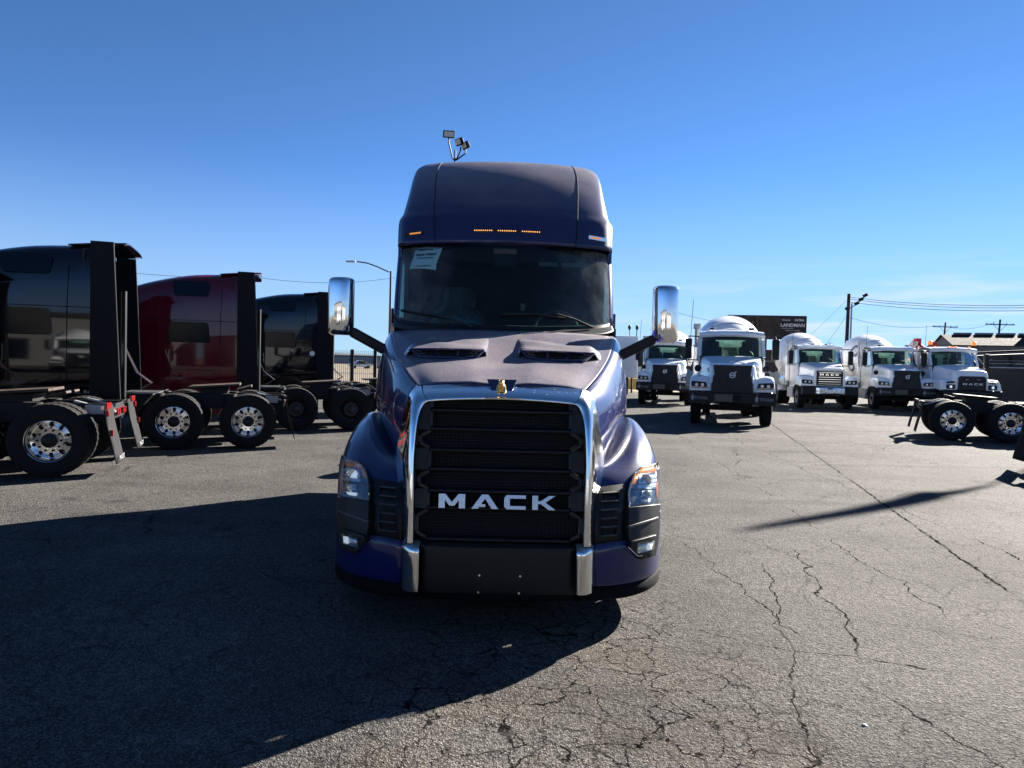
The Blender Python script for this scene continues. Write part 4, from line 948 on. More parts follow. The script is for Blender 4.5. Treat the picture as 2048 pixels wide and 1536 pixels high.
# ------------------------------------------------------------------ white work trucks (front bumper at y=0, facing -y)
def work_truck(label, loc, rz, style, drum=True, plates=True, chute=True, group='white work trucks parked at the back of the lot'):
    t = empty('mixer_truck' if drum else 'flatbed_truck', (loc[0], loc[1], 0), rz, label, 'truck', group)
    md = style == 'round'; gr = style == 'bars'
    k = .0 if not md else -.12
    sec = [(0.02, [(0, 1.88), (.45, 1.87), (.58, 1.80), (.62, 1.52), (.66, 1.36), (.8, 1.37), (1.1, 1.36), (1.22, 1.25), (1.24, 1.02)]),
           (.15, [(0, 1.93), (.5, 1.92), (.64, 1.85), (.68, 1.6), (.72, 1.47), (.85, 1.51), (1.1, 1.50), (1.22, 1.4), (1.25, 1.05)]),
           (.6, [(0, 2.0), (.56, 1.99), (.72, 1.92), (.76, 1.65), (.8, 1.5), (.9, 1.55), (1.12, 1.54), (1.23, 1.45), (1.25, 1.1)]),
           (1.2, [(0, 2.10), (.66, 2.08), (.85, 2.01), (.89, 1.7), (.92, 1.48), (1.0, 1.5), (1.13, 1.48), (1.22, 1.38), (1.25, 1.05)]),
           (1.6, [(0, 2.17), (.75, 2.15), (.94, 2.07), (.98, 1.7), (1.0, 1.3), (1.03, 1.2), (1.13, 1.15), (1.18, 1.0), (1.2, .8)])]
    if md: sec = [(y, [(x * (1.10 if x < .7 else 1), z + (.04 if x < .5 else 0)) for x, z in r]) for y, r in sec]
    rows = []
    for y, r in sec: rows.append([Vector((-x, y, z)) for x, z in r[::-1][:-1]] + [Vector((x, y, z)) for x, z in r])
    MB().patch(rows, 3, 3).build('hood', WHITE, t, smooth=50)
    r = sec[0][1]; top = [Vector((-x, .02, z)) for x, z in r[::-1][:-1]] + [Vector((x, .02, z)) for x, z in r]
    mid = [Vector((p.x, -.05 + (.03 if abs(p.x) > .7 else 0), 1.06 + (p.z - 1.06) * .6)) for p in top]; bot = [Vector((p.x, -.03, 1.07)) for p in top]
    MB().patch([top, mid, bot], 3, 3).build('front_panel', WHITE, t, smooth=50)
    # grille
    if style == 'plain':
        poly = [(-.56, 1.86), (.56, 1.86), (.52, 1.56), (.56, 1.54), (.57, 1.34), (.60, 1.30), (.61, .80), (-.61, .80), (-.60, 1.30), (-.57, 1.34), (-.56, 1.54), (-.52, 1.56)]
        gl = MB().prism(poly, lambda a, b: Vector((a, -.13, b)), lambda a, b: Vector((a, .0, b))).build('grille', BLKG, t, smooth=0, bev=.01)
        mb = MB()
        for i in range(11): mb.bx(-.5, .5, -.137, -.13, 1.0 + i * .075, 1.008 + i * .075)
        mb.build('grille_ribs', BLKP, gl, smooth=0)
        MB().bar((-.26, -.145, 1.22), (.30, -.145, 1.74), .012, .03, up=(0, 1, 0)).build('diagonal_bar', BLKP, gl, smooth=0)
        mb = MB(); pts = [(cos(a) * .075, -.16, 1.56 + sin(a) * .075) for a in [2 * pi * i / 24 for i in range(25)]]; mb.tube(pts, .015, 6, cap=False); mb.bx(-.08, .08, -.172, -.155, 1.545, 1.575); mb.bar((.06, -.16, 1.62), (.105, -.16, 1.665), .03, .014, up=(0, 1, 0)); mb.build('ring_badge', WTXT, gl, smooth=30)
    elif gr:
        gl = MB().prism([(-.56, 1.74), (.56, 1.74), (.56, 1.10), (-.56, 1.10)], lambda a, b: Vector((a, -.09, b)), lambda a, b: Vector((a, 0, b))).build('grille', BLKG, t, smooth=0, bev=.02)
        for i in range(6):
            if i == 1: continue
            MB().bx(-.48, .48, -.115, -.09, 1.155 + (5 - i) * .102, 1.185 + (5 - i) * .102).build('grille_bar', CHROME, gl, smooth=0, bev=.005)
        block_word('MACK', -.44, 1.55, .085, .075, lambda b: -.10, CHROME, gl, 'grille_letter')
        fr = MB(); 
        for a, b in (((-.62, -.04, 1.06), (-.62, -.04, 1.82)), ((.62, -.04, 1.06), (.62, -.04, 1.82)), ((-.62, -.04, 1.82), (.62, -.04, 1.82))): fr.bar(a, b, .10, .08, up=(0, 1, 0))
        fr.build('grille_surround', WHITE, t, bev=.02)
    else:
        poly = [(-.56, 1.60), (-.48, 1.68), (.48, 1.68), (.56, 1.60), (.56, 1.06), (-.56, 1.06)]
        gl = MB().prism(poly, lambda a, b: Vector((a, -.14, b)), lambda a, b: Vector((a, 0, b))).build('grille', BLKG, t, smooth=0, bev=.02)
        for i in range(4): MB().bx(-.5, .5, -.15, -.135, 1.12 + i * .15, 1.135 + i * .15).build('grille_bar', BLKP, gl, smooth=0)
        block_word('MACK', -.40, 1.29, .085, .07, lambda b: -.145, WTXT, gl, 'grille_letter')
        for s in (-1, 1): MB().bx(s * .18, s * .3, -.15, -.135, 1.52, 1.545).build('grille_bar', GALV, gl, smooth=0)
    # lamps
    for s in (-1, 1):
        if md:
            hl = MB().box((s * .86, -.055, 1.20), (.36, .06, .20)).build('headlamp', BLKG, t, bev=.03)
            MB().lathe([(-.095, .055), (-.085, .06)], 16, (s * .86, 0, 1.20), 'Y').build('lamp_reflector', LAMPW, hl)
            MB().box((s * .86, -.045, 1.40), (.34, .06, .07), (0, s * .1, 0)).build('marker_lamp', BLKP, t, bev=.02)
        else:
            pl = [(.70, 1.15), (.76, 1.33), (1.17, 1.36), (1.20, 1.30), (1.17, 1.16)]
            hl = MB().prism(pl, lambda a, b: Vector((s * a, -.06, b)), lambda a, b: Vector((s * a, .02, b))).build('headlamp', BLKG, t, smooth=0, bev=.008)
            for xx in (.86, 1.04): MB().lathe([(-.078, .045), (-.06, .05)], 14, (s * xx, 0, 1.25), 'Y').build('lamp_reflector', REFL, hl)
            if not gr: MB().bar((s * .72, -.075, 1.175), (s * 1.17, -.07, 1.185), .01, .018, up=(0, 1, 0)).build('lamp_trim', ALU, hl, smooth=0)
    # bumper
    if gr:
        bm_ = MB().bx(-1.2, 1.2, -.24, -.02, .66, 1.04).build('bumper', BLKP, t, bev=.03)
        MB().patch([[Vector((x, -.262 + .02 * abs(x), z)) for x in (-.62, 0, .62)] for z in (.68, .86, 1.03)], 2, 3).build('chrome_bumper_face', mat('hammered_chrome', (.75, .76, .78), .12, 1., bump=.05, bscale=6), bm_, thick=.02)
        MB().bx(-.12, .12, -.275, -.255, .93, .98).build('bumper_slot', VOID, bm_, smooth=0)
    else:
        bm_ = MB().bx(-1.22, 1.22, -.2, -.02, .70, 1.04).build('bumper', BLKP, t, bev=.04)
        if style == 'plain': MB().bx(-.5, .02, -.215, -.2, .76, .98).build('plate_panel', mat('dull_plate', (.075, .07, .06), .4, .3), bm_, smooth=0); MB().bx(.04, .26, -.215, -.2, .80, .96).build('bumper_slot', VOID, bm_, smooth=0)
    if plates:
        for s in (-1, 1):
            p_ = MB().bx(s * .60, s * 1.26, -.235, -.215, .68, 1.05).build('mud_plate', BLKP, t, bev=.006)
            text('TITAN', .13, GTXT, p_, Matrix.Translation((s * .98 if s > 0 else -.90, -.240, .85)) @ RX, sx=1.05)
            x0 = (s * .66 if s > 0 else -1.19)
            mb = MB(); mb.prism([(x0 + .0, .90), (x0 + .05, .94), (x0 + .10, .90), (x0 + .085, .82), (x0 + .05, .76), (x0 + .015, .82)], lambda a, b: Vector((a, -.242, b)), lambda a, b: Vector((a, -.236, b))); mb.bx(x0 + .042, x0 + .058, -.242, -.236, .94, 1.0); mb.build('plate_emblem', GTXT, p_, smooth=0)
    # cab
    ZW0, ZW1, YW0, YW1 = 2.16, 2.80, 1.68, 2.0
    W = 1.0
    MB().patch([[Vector((x * W * .985, YW0 - .20 * (1 - abs(x) ** 2.2), ZW0)) for x in (-1, -.7, 0, .7, 1)], [Vector((x * W * .975, YW1 - .22 * (1 - abs(x) ** 2.2) , ZW1)) for x in (-1, -.7, 0, .7, 1)]], 3, 3).build('windscreen', GLASST, t)
    for s in (-1, 1):
        for a_, b_, w1, w2 in (((s * W, YW0, ZW0 - .02), (s * W * .99, YW1, ZW1 + .02), .05, .10), ((s * (W + .03), 3.15, 2.0), (s * W, 3.15, 2.85), .06, .16), ((s * (W + .03), 2.45, 2.05), (s * W, 2.45, 2.8), .03, .04)):
            MB().bar(a_, b_, w1, w2, up=(1, 0, 0)).build('cab_pillar', WHITE, t, smooth=0)
        MB().bx(s * (W - .02), s * (W + .04), 1.6, 3.25, .95, 2.08).build('door', WHITE, t, bev=.02)
        MB().add([(s * (W + .02), 1.75, 2.1), (s * (W + .02), 3.08, 2.1), (s * (W - .0), 3.08, 2.78), (s * (W - .0), 2.02, 2.78)], [(0, 1, 2, 3)]).build('door_window', GLASST, t, smooth=0)
        mi = MB().bx(s * 1.24, s * 1.46, 1.55, 1.72, 2.06, 2.72).build('mirror', BLKP, t, bev=.04)
        MB().tube([(s * 1.36, 1.66, 2.70), (s * 1.34, 1.7, 2.80), (s * 1.02, 1.95, 2.80)], .02, 6).build('mirror_arm', BLKP, mi); MB().tube([(s * 1.36, 1.66, 2.08), (s * 1.34, 1.7, 2.02), (s * 1.02, 1.95, 2.02)], .02, 6).build('mirror_arm', BLKP, mi)
        MB().lathe([(.0, .07), (.05, .11), (.07, .10)], 14, (s * 1.02, .9, 1.75), 'Y').build('air_intake', BLKP, t) if style == 'plain' else None
        MB().bx(s * .80, s * 1.17, 2.0, 3.1, .45, .95).build('cab_step', mat('step_white', (.5, .5, .5), .4), t, bev=.02)
        wheel(t, s * 1.05, .95, .53, 'wht', False, True, s, 'front_wheel')
        for y in (5.6, 7.0): wheel(t, s * 1.06, y, .52, 'wht', True, False, s)
        MB().patch([[Vector((s * x, .95 + cos(a) * .62, .53 + sin(a) * .62)) for a in [radians(q) for q in range(10, 171, 20)]] for x in (.85, 1.22)], 1, 2).build('wheel_arch', BLKP, t, thick=.015)
    rf = [[Vector((x * (W + .03) * kx, y, z - .06 * abs(x) ** 3)) for x in (-1, -.75, -.3, 0, .3, .75, 1)] for y, z, kx in ((1.86, 2.80, 1.0), (1.78, 2.88, 1.0), (1.86, 2.98, .98), (2.2, 3.03, .97), (2.9, 3.05, .97), (3.2, 2.98, .97), (3.24, 2.80, 1.0))]
    MB().patch(rf, 3, 3).build('cab_roof', WHITE, t, smooth=50)
    bw = MB(); bw.bx(-1.0, 1.0, 3.19, 3.23, .95, 2.18); bw.bx(-1.0, -.48, 3.19, 3.23, 2.18, 2.86); bw.bx(.48, 1.0, 3.19, 3.23, 2.18, 2.86); bw.bx(-.48, .48, 3.19, 3.23, 2.74, 2.86)
    bw.build('cab_back', DASH, t, smooth=0)
    MB().bx(-.48, .48, 3.2, 3.21, 2.18, 2.74).build('rear_window', GLASST, t, smooth=0)
    MB().bx(-.97, .97, 1.55, 2.15, 1.9, 2.16).build('dashboard', DASH, t, bev=.03)
    for x in (-.5, .5): 
        mb = MB(); mb.box((x, 2.85, 2.15), (.46, .16, .7)); mb.box((x, 2.85, 2.58), (.26, .12, .2)); mb.build('seat', SEAT, t, bev=.04)
    pts = [(.48 + cos(a) * .22, 2.2 + sin(a) * .1, 2.2 + sin(a) * .16) for a in [2 * pi * i / 20 for i in range(21)]]; MB().tube(pts, .016, 6, cap=False).build('steering_wheel', DASH, t)
    # roof fittings
    if style == 'plain':
        for s in (-1, 1):
            hr = MB().box((s * .62 + .0, 2.0, 3.06), (.20, .10, .09)).build('roof_work_lamp', WHITE, t, bev=.01); MB().bx(s * .62 - .06, s * .62 + .06, 1.935, 1.95, 3.035, 3.085).build('lamp_lens', DKGLASS, hr, smooth=0)
    if gr:
        for s in (-1, 1): MB().lathe([(1.9, .03), (2.3, .06)], 10, (s * .55, 0, 3.08), 'Y').build('air_horn', ALU, t)
        MB().tube([(-1.0, 1.8, 2.9), (-.5, 1.76, 2.98), (.5, 1.76, 2.98), (1.0, 1.8, 2.9)], .02, 6).build('roof_rail', ALU, t)
    for xx in ((-.75, -.15, 0, .15, .75) if md else (-.3, 0, .3) if gr else ()):
        MB().box((xx, 1.95, 3.03), (.09, .08, .045)).build('roof_marker_lamp', ORNG if md else BLKP, t, bev=.01)
    if md:
        MB().bx(-1.05, 1.05, 1.9, 1.95, 3.08, 3.11).build('beacon_bar', BLKP, t, smooth=0)
        for s in (-1, 1): MB().lathe([(3.1, .10), (3.26, .10), (3.3, .05)], 12, (s * .95, 2.0, 0), 'Z').build('beacon', ORNG, t)
    # exhaust and antennas
    ex = MB().tube([(-1.12, 3.4, 1.0), (-1.12, 3.4, 3.15)], .075, 12).build('exhaust_stack', GALV, t)
    MB().bx(-1.12 - .12, -1.12 + .12, 3.28, 3.52, 3.12, 3.30).build('exhaust_cap', GALV, ex, bev=.01)
    MB().bx(-1.22, -1.02, 3.3, 3.5, 1.2, 2.5).build('heat_shield', ALU, ex, bev=.03)
    MB().tube([(-1.3, 1.7, 2.6), (-1.24, 1.75, 4.0)], .008, 4).build('antenna', BLKP, t)
    # frame
    mb = MB()
    for s in (-1, 1): mb.bx(s * .38, s * .47, -.02, 8.6, .78, 1.06)
    mb.bx(-.95, .95, .88, 1.02, .44, .60); mb.bx(-.35, .35, .3, 1.5, .6, 1.0)
    mb.build('frame_rails', STEEL, t, smooth=0)
    if drum:
        prof = [(0, .42), (.12, .70), (.45, .97), (1.0, 1.17), (1.7, 1.24), (2.5, 1.24), (3.3, 1.10), (4.3, .78), (5.0, .55), (5.05, .45)]
        d = MB()
        P_ = cr_line([Vector((a, b, 0)) for a, b in prof], 3)
        d.lathe([(p.x, max(p.y, .01)) for p in P_], 48, (0, 0, 0), 'Y')
        Mx = Matrix.Translation((0, 3.7, 2.12)) @ Matrix.Rotation(radians(9.5), 4, 'X')
        d.xf(Mx); dr = d.build('drum', DRUM, t, smooth=60)
        for a, rr_ in ((.47, .985), (1.02, 1.18), (2.5, 1.245), (3.32, 1.10)): MB().lathe([(a - .02, rr_ + .006), (a - .02, rr_ + .016), (a + .02, rr_ + .016), (a + .02, rr_ + .006)], 48, axis='Y', caps=False).xf(Mx).build('drum_seam', DRUM, dr)
        for q in (.6, 2.2, 4.0, 5.3): MB().box((sin(q) * 1.05, .72, cos(q) * 1.05), (.16, .28, .03), (0, q, 0)).xf(Mx).build('drum_hatch', GALV, dr, bev=.01)
        MB().box((0, 3.6, 1.75), (.8, .35, 1.5), taper=.6).build('drum_pedestal', STEEL, t, bev=.02)
        MB().box((0, 8.3, 1.8), (1.2, .2, 1.6)).build('rear_pedestal', WHITE, t, bev=.04)
        if chute:
            MB().patch([[Vector((x * k1, y, z)) for x in (-1, -.6, 0, .6, 1)] for y, z, k1 in ((8.2, 3.5, .5), (8.6, 3.3, .42), (8.9, 3.0, .3))], 2, 2).build('hopper', WHITE, t, thick=.03)
            MB().patch([[Vector((-1.25 + x, 5.0 + yy, z + abs(x) * .4)) for x in (-.25, 0, .25)] for yy, z in ((0, 1.0), (1.4, 1.6))], 1, 3).build('chute', mat('chute_cream', (.55, .50, .40), .5), t, thick=.02)
        MB().lathe([(3.5, .28), (4.6, .28)], 20, (-1.0, 0, 1.25), 'Y').build('water_tank', WHITE, t)
        for s in (-1, 1): MB().patch([[Vector((s * x, 6.3 + cos(a) * 1.3, .7 + sin(a) * .62)) for a in [radians(q) for q in range(0, 181, 20)]] for x in (.8, 1.25)], 1, 2).build('rear_fender', WHITE, t, thick=.02)
    else:
        MB().bx(-1.2, 1.2, 3.6, 8.6, 1.1, 1.25).build('flatbed', STEEL, t, bev=.02)
        mb = MB()
        for s in (-1, 1): mb.bar((s * .9, 3.45, 1.2), (s * .9, 3.45, 3.1), .06, .06)
        for z in (2.2, 2.4, 2.6, 2.8, 3.0): mb.bar((-.9, 3.45, z), (.9, 3.45, z), .03, .03)
        mb.build('headache_rack', GALV, t, smooth=0)
    return t
def at(px, Y): return ((px - 1024) / F * Y, Y)
work_truck('white mixer truck standing out front of the row, black grille with round badge', at(1464, 21.9), radians(-15), 'plain')
work_truck('white mixer truck behind the blue tractor mirror, leftmost of the white trucks', at(1329, 33.0), radians(-14), 'plain')
work_truck('white mixer truck with chrome barred grille and shiny bumper', at(1658, 33.0), radians(-9), 'bars', plates=False)
m4 = work_truck('white mixer truck with black badge grille between the chrome grilled one and the flatbed', at(1812, 33.2), radians(-10), 'plain')
work_truck('white round nosed truck with orange roof lights and no drum', at(1942, 32.0), radians(-8), 'round', drum=False, plates=False)

for o in kids(m4):
    if o.name.startswith('drum') and o.data.materials[0] == DRUM and len(o.data.vertices) > 900:
        Mx = Matrix.Translation((0, 3.7, 2.12)) @ Matrix.Rotation(radians(9.5), 4, 'X')
        def drum_r(a):
            pr = [(0, .42), (.12, .70), (.45, .97), (1.0, 1.17), (1.7, 1.24), (2.5, 1.24), (3.3, 1.10)]
            for p0, p1 in zip(pr[:-1], pr[1:]):
                if p0[0] <= a <= p1[0]: return p0[1] + (p1[1] - p0[1]) * (a - p0[0]) / (p1[0] - p0[0]) + .035
        for (ac, qc, ra, rq, hole) in ((.95, -1.05, .42, .30, .55), (1.0, -1.75, .34, .26, .62)):
            g2 = []
            for i in range(25):
                th = 2 * pi * i / 24; row = []
                for k in (hole, 1.0):
                    a = ac + cos(th) * ra * k; q = qc + sin(th) * rq * k; r_ = drum_r(a); row.append(Vector((sin(q) * r_, a, cos(q) * r_)))
                g2.append(row)
            MB().patch(g2, 1, 2).xf(Mx).build('painted_emblem', mat('emblem_grey_blue', (.10, .13, .19), .4), o, thick=.004)

for k_, (x_, y_, a_, lb) in enumerate(((-9.0, -8.5, 172, 'white mixer truck behind the camera, mirrored in the black cab sides'), (-4.6, -11.0, 186, 'second white mixer truck behind the camera, mirrored beside the first'))):
    c_ = copy_tree(m4); c_.location = (x_, y_, 0); c_.rotation_euler = (0, 0, radians(a_)); c_['label'] = lb; c_['group'] = 'mixer trucks behind the camera'

# ------------------------------------------------------------------ poles, lamps, wires
def floodlight_pole():
    p = site(911, 326, 25); t = empty('floodlight_pole', (p.x, p.y, 0), 0, 'thin pole with three floodlight heads rising behind the blue tractor roof', 'light pole')
    ztop = site(911, 305, 25).z
    MB().tube([(0, 0, 0), (0, 0, ztop)], .045, 8, .03).build('pole', STEEL, t)
    for (px, py, rz, tilt, w_) in ((899, 273, .15, .25, .40), (920, 288, -.9, .35, .34), (932, 295, -1.0, .5, .34)):
        c = site(px, py, 25) - Vector((p.x, p.y, 0)); h = empty('floodlight', tuple(c), rz, parent=t)
        hb = MB().box((0, 0, 0), (w_, .12, .24), (tilt, 0, 0)).build('lamp_head', STEEL, h, bev=.015)
        MB().box((0, -.07, -.02), (w_ * .82, .02, .17), (tilt, 0, 0)).build('lamp_glass', mat('floodlight_glass', (.55, .55, .52), .3), h)
    for px, py in ((899, 280), (922, 298), (932, 302)):
        c = site(px, py, 25) - Vector((p.x, p.y, 0)); MB().tube([(0, 0, ztop - .35), (c.x * .4, 0, ztop - .25), (c.x, 0, c.z - .15), (c.x, 0, c.z)], .025, 6).build('arm', STEEL, t)
floodlight_pole()
p = site(781, 620, 58); t = empty('street_lamp', (p.x, p.y, 0), 0, 'street lamp with a long arm left of the blue tractor windscreen', 'street lamp')
zt = site(779, 543, 58).z
MB().tube([(0, 0, 0), (0, 0, zt)], .13, 10, .085).build('pole', mat('weathered_pole', (.09, .055, .04), .6), t)
a = [site(779, 545, 58), site(755, 534, 58), site(735, 527, 58), site(715, 524, 58)]; MB().tube([q - Vector((p.x, p.y, 0)) for q in a], .05, 6).build('arm', STEEL, t)
c = site(703, 524, 58) - Vector((p.x, p.y, 0)); MB().box(tuple(c), (.75, .28, .13)).build('lamp_head', GALV, t, bev=.04)
WOOD = mat('creosote_wood', (.030, .022, .018), .85, noise=.3)
def utility_pole(px, pyt, Y, arm, label, lean=0., r=.17):
    p = site(px, 740, Y); t = empty('utility_pole', (p.x, p.y, 0), 0, label, 'utility pole', 'utility poles beyond the lot'); zt = site(px, pyt, Y).z
    MB().tube([(0, 0, 0), (lean, 0, zt)], r, 8, r * .7).build('pole', WOOD, t)
    if arm:
        MB().bar((lean - arm, 0, zt - .7), (lean + arm, 0, zt - .7), .12, .14).build('crossarm', WOOD, t, smooth=0)
        for q in (-.9, -.45, .45, .9): MB().lathe([(0, .05), (.18, .04)], 8, (lean + arm * q, 0, zt - .63), 'Z').build('insulator', GALV, t)
        for s in (-1, 1): MB().bar((lean, 0, zt - 1.6), (lean + s * arm * .45, 0, zt - .75), .04, .04).build('brace', WOOD, t, smooth=0)
    return p, zt
u1 = utility_pole(1690, 588, 86, .0, 'tall dark utility pole rising right of the billboard', .1, .26)
tr_ = empty('steel_pole', (site(1698, 740, 88).x, 88, 0), 0, 'thin steel pole with lamp brackets beside the tall utility pole', 'pole'); z2 = site(1698, 607, 88).z
MB().tube([(0, 0, 0), (0, 0, z2)], .13, 8, .10).build('pole', GALV, tr_)
for dx, dz in ((-.5, -.6), (.6, .0), (1.1, .5), (1.6, 1.0)): MB().box((dx, 0, z2 + dz), (.55, .3, .35), (0, -.5, 0)).build('bracket_lamp', STEEL, tr_, bev=.05)
MB().tube([(-.6, 0, z2 - .7), (0, 0, z2 - .5), (.7, 0, z2), (1.7, 0, z2 + 1.0)], .05, 6).build('bracket_arm', STEEL, tr_)
u2 = utility_pole(1880, 645, 115, 2.0, 'utility pole with crossarm rising in front of the grey building gable', .5)
u3 = utility_pole(1988, 639, 100, 2.0, 'leaning utility pole with crossarm over the grey building roof', .5)
WIRE = mat('wire', (.02, .02, .022), 1., spec=0)
def wire(a, b, sag, label, r=.018, n=14):
    a = Vector(a); b = Vector(b); pts = [a.lerp(b, i / n) - Vector((0, 0, sag * 4 * (i / n) * (1 - i / n))) for i in range(n + 1)]
    o = MB().tube(pts, r, 4).build('power_line', WIRE); tag(o, label, 'wire', 'overhead wires')
wl = 'thin overhead wire running right from the tall utility pole'
for i, (dy0, ye) in enumerate(((2, 604), (6, 609), (12, 615))):
    wire(site(1692, 592 + dy0, 86), site(2150, ye + 4, 60), .5, ('topmost', 'middle', 'lowest')[i] + ' of the three wires running right from the tall pole', .024)
wire(site(1692, 600, 86), site(1580, 705, 120), .2, 'guy wire slanting steeply left from the tall utility pole')
wire(site(1692, 630, 86), site(1650, 690, 100), .1, 'shorter guy wire slanting from the tall utility pole')
wire(site(1692, 634, 86), site(1880, 650, 115), .8, 'wire sagging between the tall pole and the next pole with a crossarm')
wire(site(1880, 650, 115), site(1988, 644, 100), .8, 'wire between the two poles with crossarms')
wire(site(1340, 622, 90), site(1560, 655, 90), .5, 'faint wire crossing behind the billboard', .02)
wire(site(-60, 495, 70), site(520, 556, 80), .9, 'faint wire crossing the sky above the maroon tractor', .02)
wire(site(520, 556, 80), site(790, 556, 90), .6, 'faint wire above the farthest black tractor', .02)

# ------------------------------------------------------------------ billboard
bb = empty('billboard', tuple(site(1533, 745, 140) * Vector((1, 1, 0)) if False else (site(1533, 745, 140).x, 140, 0)), -.12, 'dark brown advertising billboard behind the mixer trucks with white lettering', 'billboard')
x0 = site(1457, 640, 140).x - bb.location.x; x1 = site(1609, 640, 140).x - bb.location.x; zt = site(1533, 631, 140).z; zb = zt - 4.6
MB().bx(x0, x1, 0, .35, zb, zt).build('board', mat('billboard_board', (.030, .022, .022), .6), bb, smooth=0)
def pn(name, fx0, fx1, fz0, fz1, m, y=-.03): return MB().bx(x0 + (x1 - x0) * fx0, x0 + (x1 - x0) * fx1, y, 0, zb + (zt - zb) * fz0, zb + (zt - zb) * fz1).build(name, m, bb, smooth=0)
pn('picture_panel', .0, .66, .03, .97, mat('billboard_picture', (.045, .032, .022), .7, noise=.8, nscale=.5))
pn('text_panel', .665, .99, .03, .97, mat('billboard_dark', (.016, .012, .014), .7))
for f in (.245, .375): pn('picture_stripe', f, f + .010, .03, .97, mat('billboard_stripe', (.12, .09, .05), .7), -.05)
bt = MB().lathe([(0, .42), (.9, .42), (1.35, .17), (1.9, .14), (1.95, .17), (2.1, .17)], 16, (x0 + (x1 - x0) * .315, -.06, zb + 1.3), 'Z')
bt.v = [Vector((v.x, -.06 + (v.y + .06) * .05, v.z)) for v in bt.v]; bt.build('bottle_picture', mat('bottle_green', (.20, .20, .06), .6), bb)
cx = x0 + (x1 - x0) * .825
for body, sz, dz, k in (('Michelob', .55, 3.75, .8), ('ULTRA', .6, 3.75, .95), ('LANDMAN', .92, 2.75, 1.), ('THE SECOND SEASON', .27, 1.75, 1.), ('PREMIERE', .22, 1.25, 1.)):
    xo = cx + (-1.25 if body == 'Michelob' else 1.2 if body == 'ULTRA' else 0)
    text(body, sz, WTXT, bb, Matrix.Translation((xo, -.06, zb + dz)) @ RX, sx=k, bold=.02 if body in ('LANDMAN', 'ULTRA') else 0)
MB().bx(cx - 2.1, cx + .2, -.06, -.04, zb + 2.15, zb + 2.2).build('underline', WTXT, bb, smooth=0)
for f in (.2, .5, .8): MB().tube([(x0 + (x1 - x0) * f, .5, 0), (x0 + (x1 - x0) * f, .5, zb + .2)], .2, 8).build('support_post', STEEL, bb)

# ------------------------------------------------------------------ buildings
GW = mat('grey_metal_siding', (.15, .145, .14), .6, noise=.08); RFM = mat('pale_metal_roof', (.032, .029, .025), .95, spec=.1, noise=.06)
b = empty('metal_building', (42.5, 70, 0), atan2(-2.5, 8), 'long grey metal building with pale roof behind the right end of the lot', 'building')
LX, LY, HE, HR_ = 42, 8.4, 4.6, 5.75
MB().add([(0, 0, 0), (LX, 0, 0), (LX, LY, 0), (0, LY, 0), (0, 0, HE), (LX, 0, HE), (LX, LY, HE), (0, LY, HE), (0, LY / 2, HR_ - .05), (LX, LY / 2, HR_ - .05)],
         [(0, 1, 5, 4), (2, 3, 7, 6), (0, 4, 8, 7, 3), (1, 2, 6, 9, 5)]).build('wall', GW, b, smooth=0)
rf = MB().add([(-.2, -.25, HE - .05), (LX + .2, -.25, HE - .05), (LX + .2, LY / 2, HR_), (-.2, LY / 2, HR_), (-.2, LY + .25, HE - .05), (LX + .2, LY + .25, HE - .05)], [(0, 1, 2, 3), (3, 2, 5, 4)]).build('roof', RFM, b, smooth=0, thick=.06)
for i in range(12): MB().bx(1.0 + i * 1.9, 2.5 + i * 1.9, LY / 2 - .3, LY / 2 + .3, HR_ + .02, HR_ + .22).build('roof_vent', mat('grey_vent', (.15, .15, .155), .8), rf, smooth=0)
MB().bx(7.0, 8.0, LY / 2 - .9, LY / 2 - .35, HR_ - .1, HR_ + 1.0).build('roof_unit', GALV, rf, bev=.02)
for i in range(40): MB().bx(.5 + i * 1.0, .53 + i * 1.0, -.03, 0, 0, HE).build('siding_rib', GW, b, smooth=0)
MB().bx(-.03, 0, 2.2, 3.6, 2.2, 4.3).build('window', RFM, b, smooth=0)
b = empty('storage_shed', (16, 122, 0), 0, 'low shed with rust red roof edge below the billboard', 'shed'); MB().bx(0, 30, 0, 10, 0, 4.6).build('wall', mat('shed_wall', (.05, .045, .042), .7), b, smooth=0); MB().bx(-.4, 30.4, -.4, 10.4, 4.6, 5.1).build('roof', mat('rust_roof', (.09, .03, .025), .7), b, smooth=0)
b = empty('warehouse', (-70, 300, 0), 0, 'pale blue warehouse far off behind the iron fence', 'building'); MB().bx(-60, 25, 0, 20, 0, 3.2).build('wall', mat('pale_blue_wall', (.10, .16, .22), .6), b, smooth=0); MB().bx(-60.5, 25.5, -.5, 20.5, 3.2, 3.6).build('roof', mat('pale_roof', (.25, .25, .24), .6), b, smooth=0)
b = empty('office_building', (-45, -34, 0), 0, 'tan building with dark windows seen mirrored in the black tractor side', 'building')
bw_ = MB().bx(0, 51, -12, 0, 0, 6.5).build('wall', mat('tan_stucco', (.14, .138, .13), .8, noise=.05), b, smooth=0)
for i in range(12): MB().bx(2 + i * 4, 4.4 + i * 4, 0, .06, 1.0, 3.4).build('window', DKGLASS, b, smooth=0)
MB().bx(-.3, 51.3, -12.3, .3, 6.5, 7.0).build('roof', RFM, b, smooth=0)
b = empty('storage_building', (8, -30, 0), 0, 'white storage building seen mirrored in the chrome grille trim', 'building')
MB().bx(0, 26, -10, 0, 0, 5.0).build('wall', mat('white_siding', (.22, .22, .21), .7, noise=.05), b, smooth=0)
for i in range(4): MB().bx(1.5 + i * 6, 5.5 + i * 6, 0, .06, 0, 3.9).build('roller_door', mat('roller_grey', (.16, .17, .18), .6), b, smooth=0)
MB().bx(-.3, 26.3, -10.3, .3, 5.0, 5.3).build('roof', RFM, b, smooth=0)

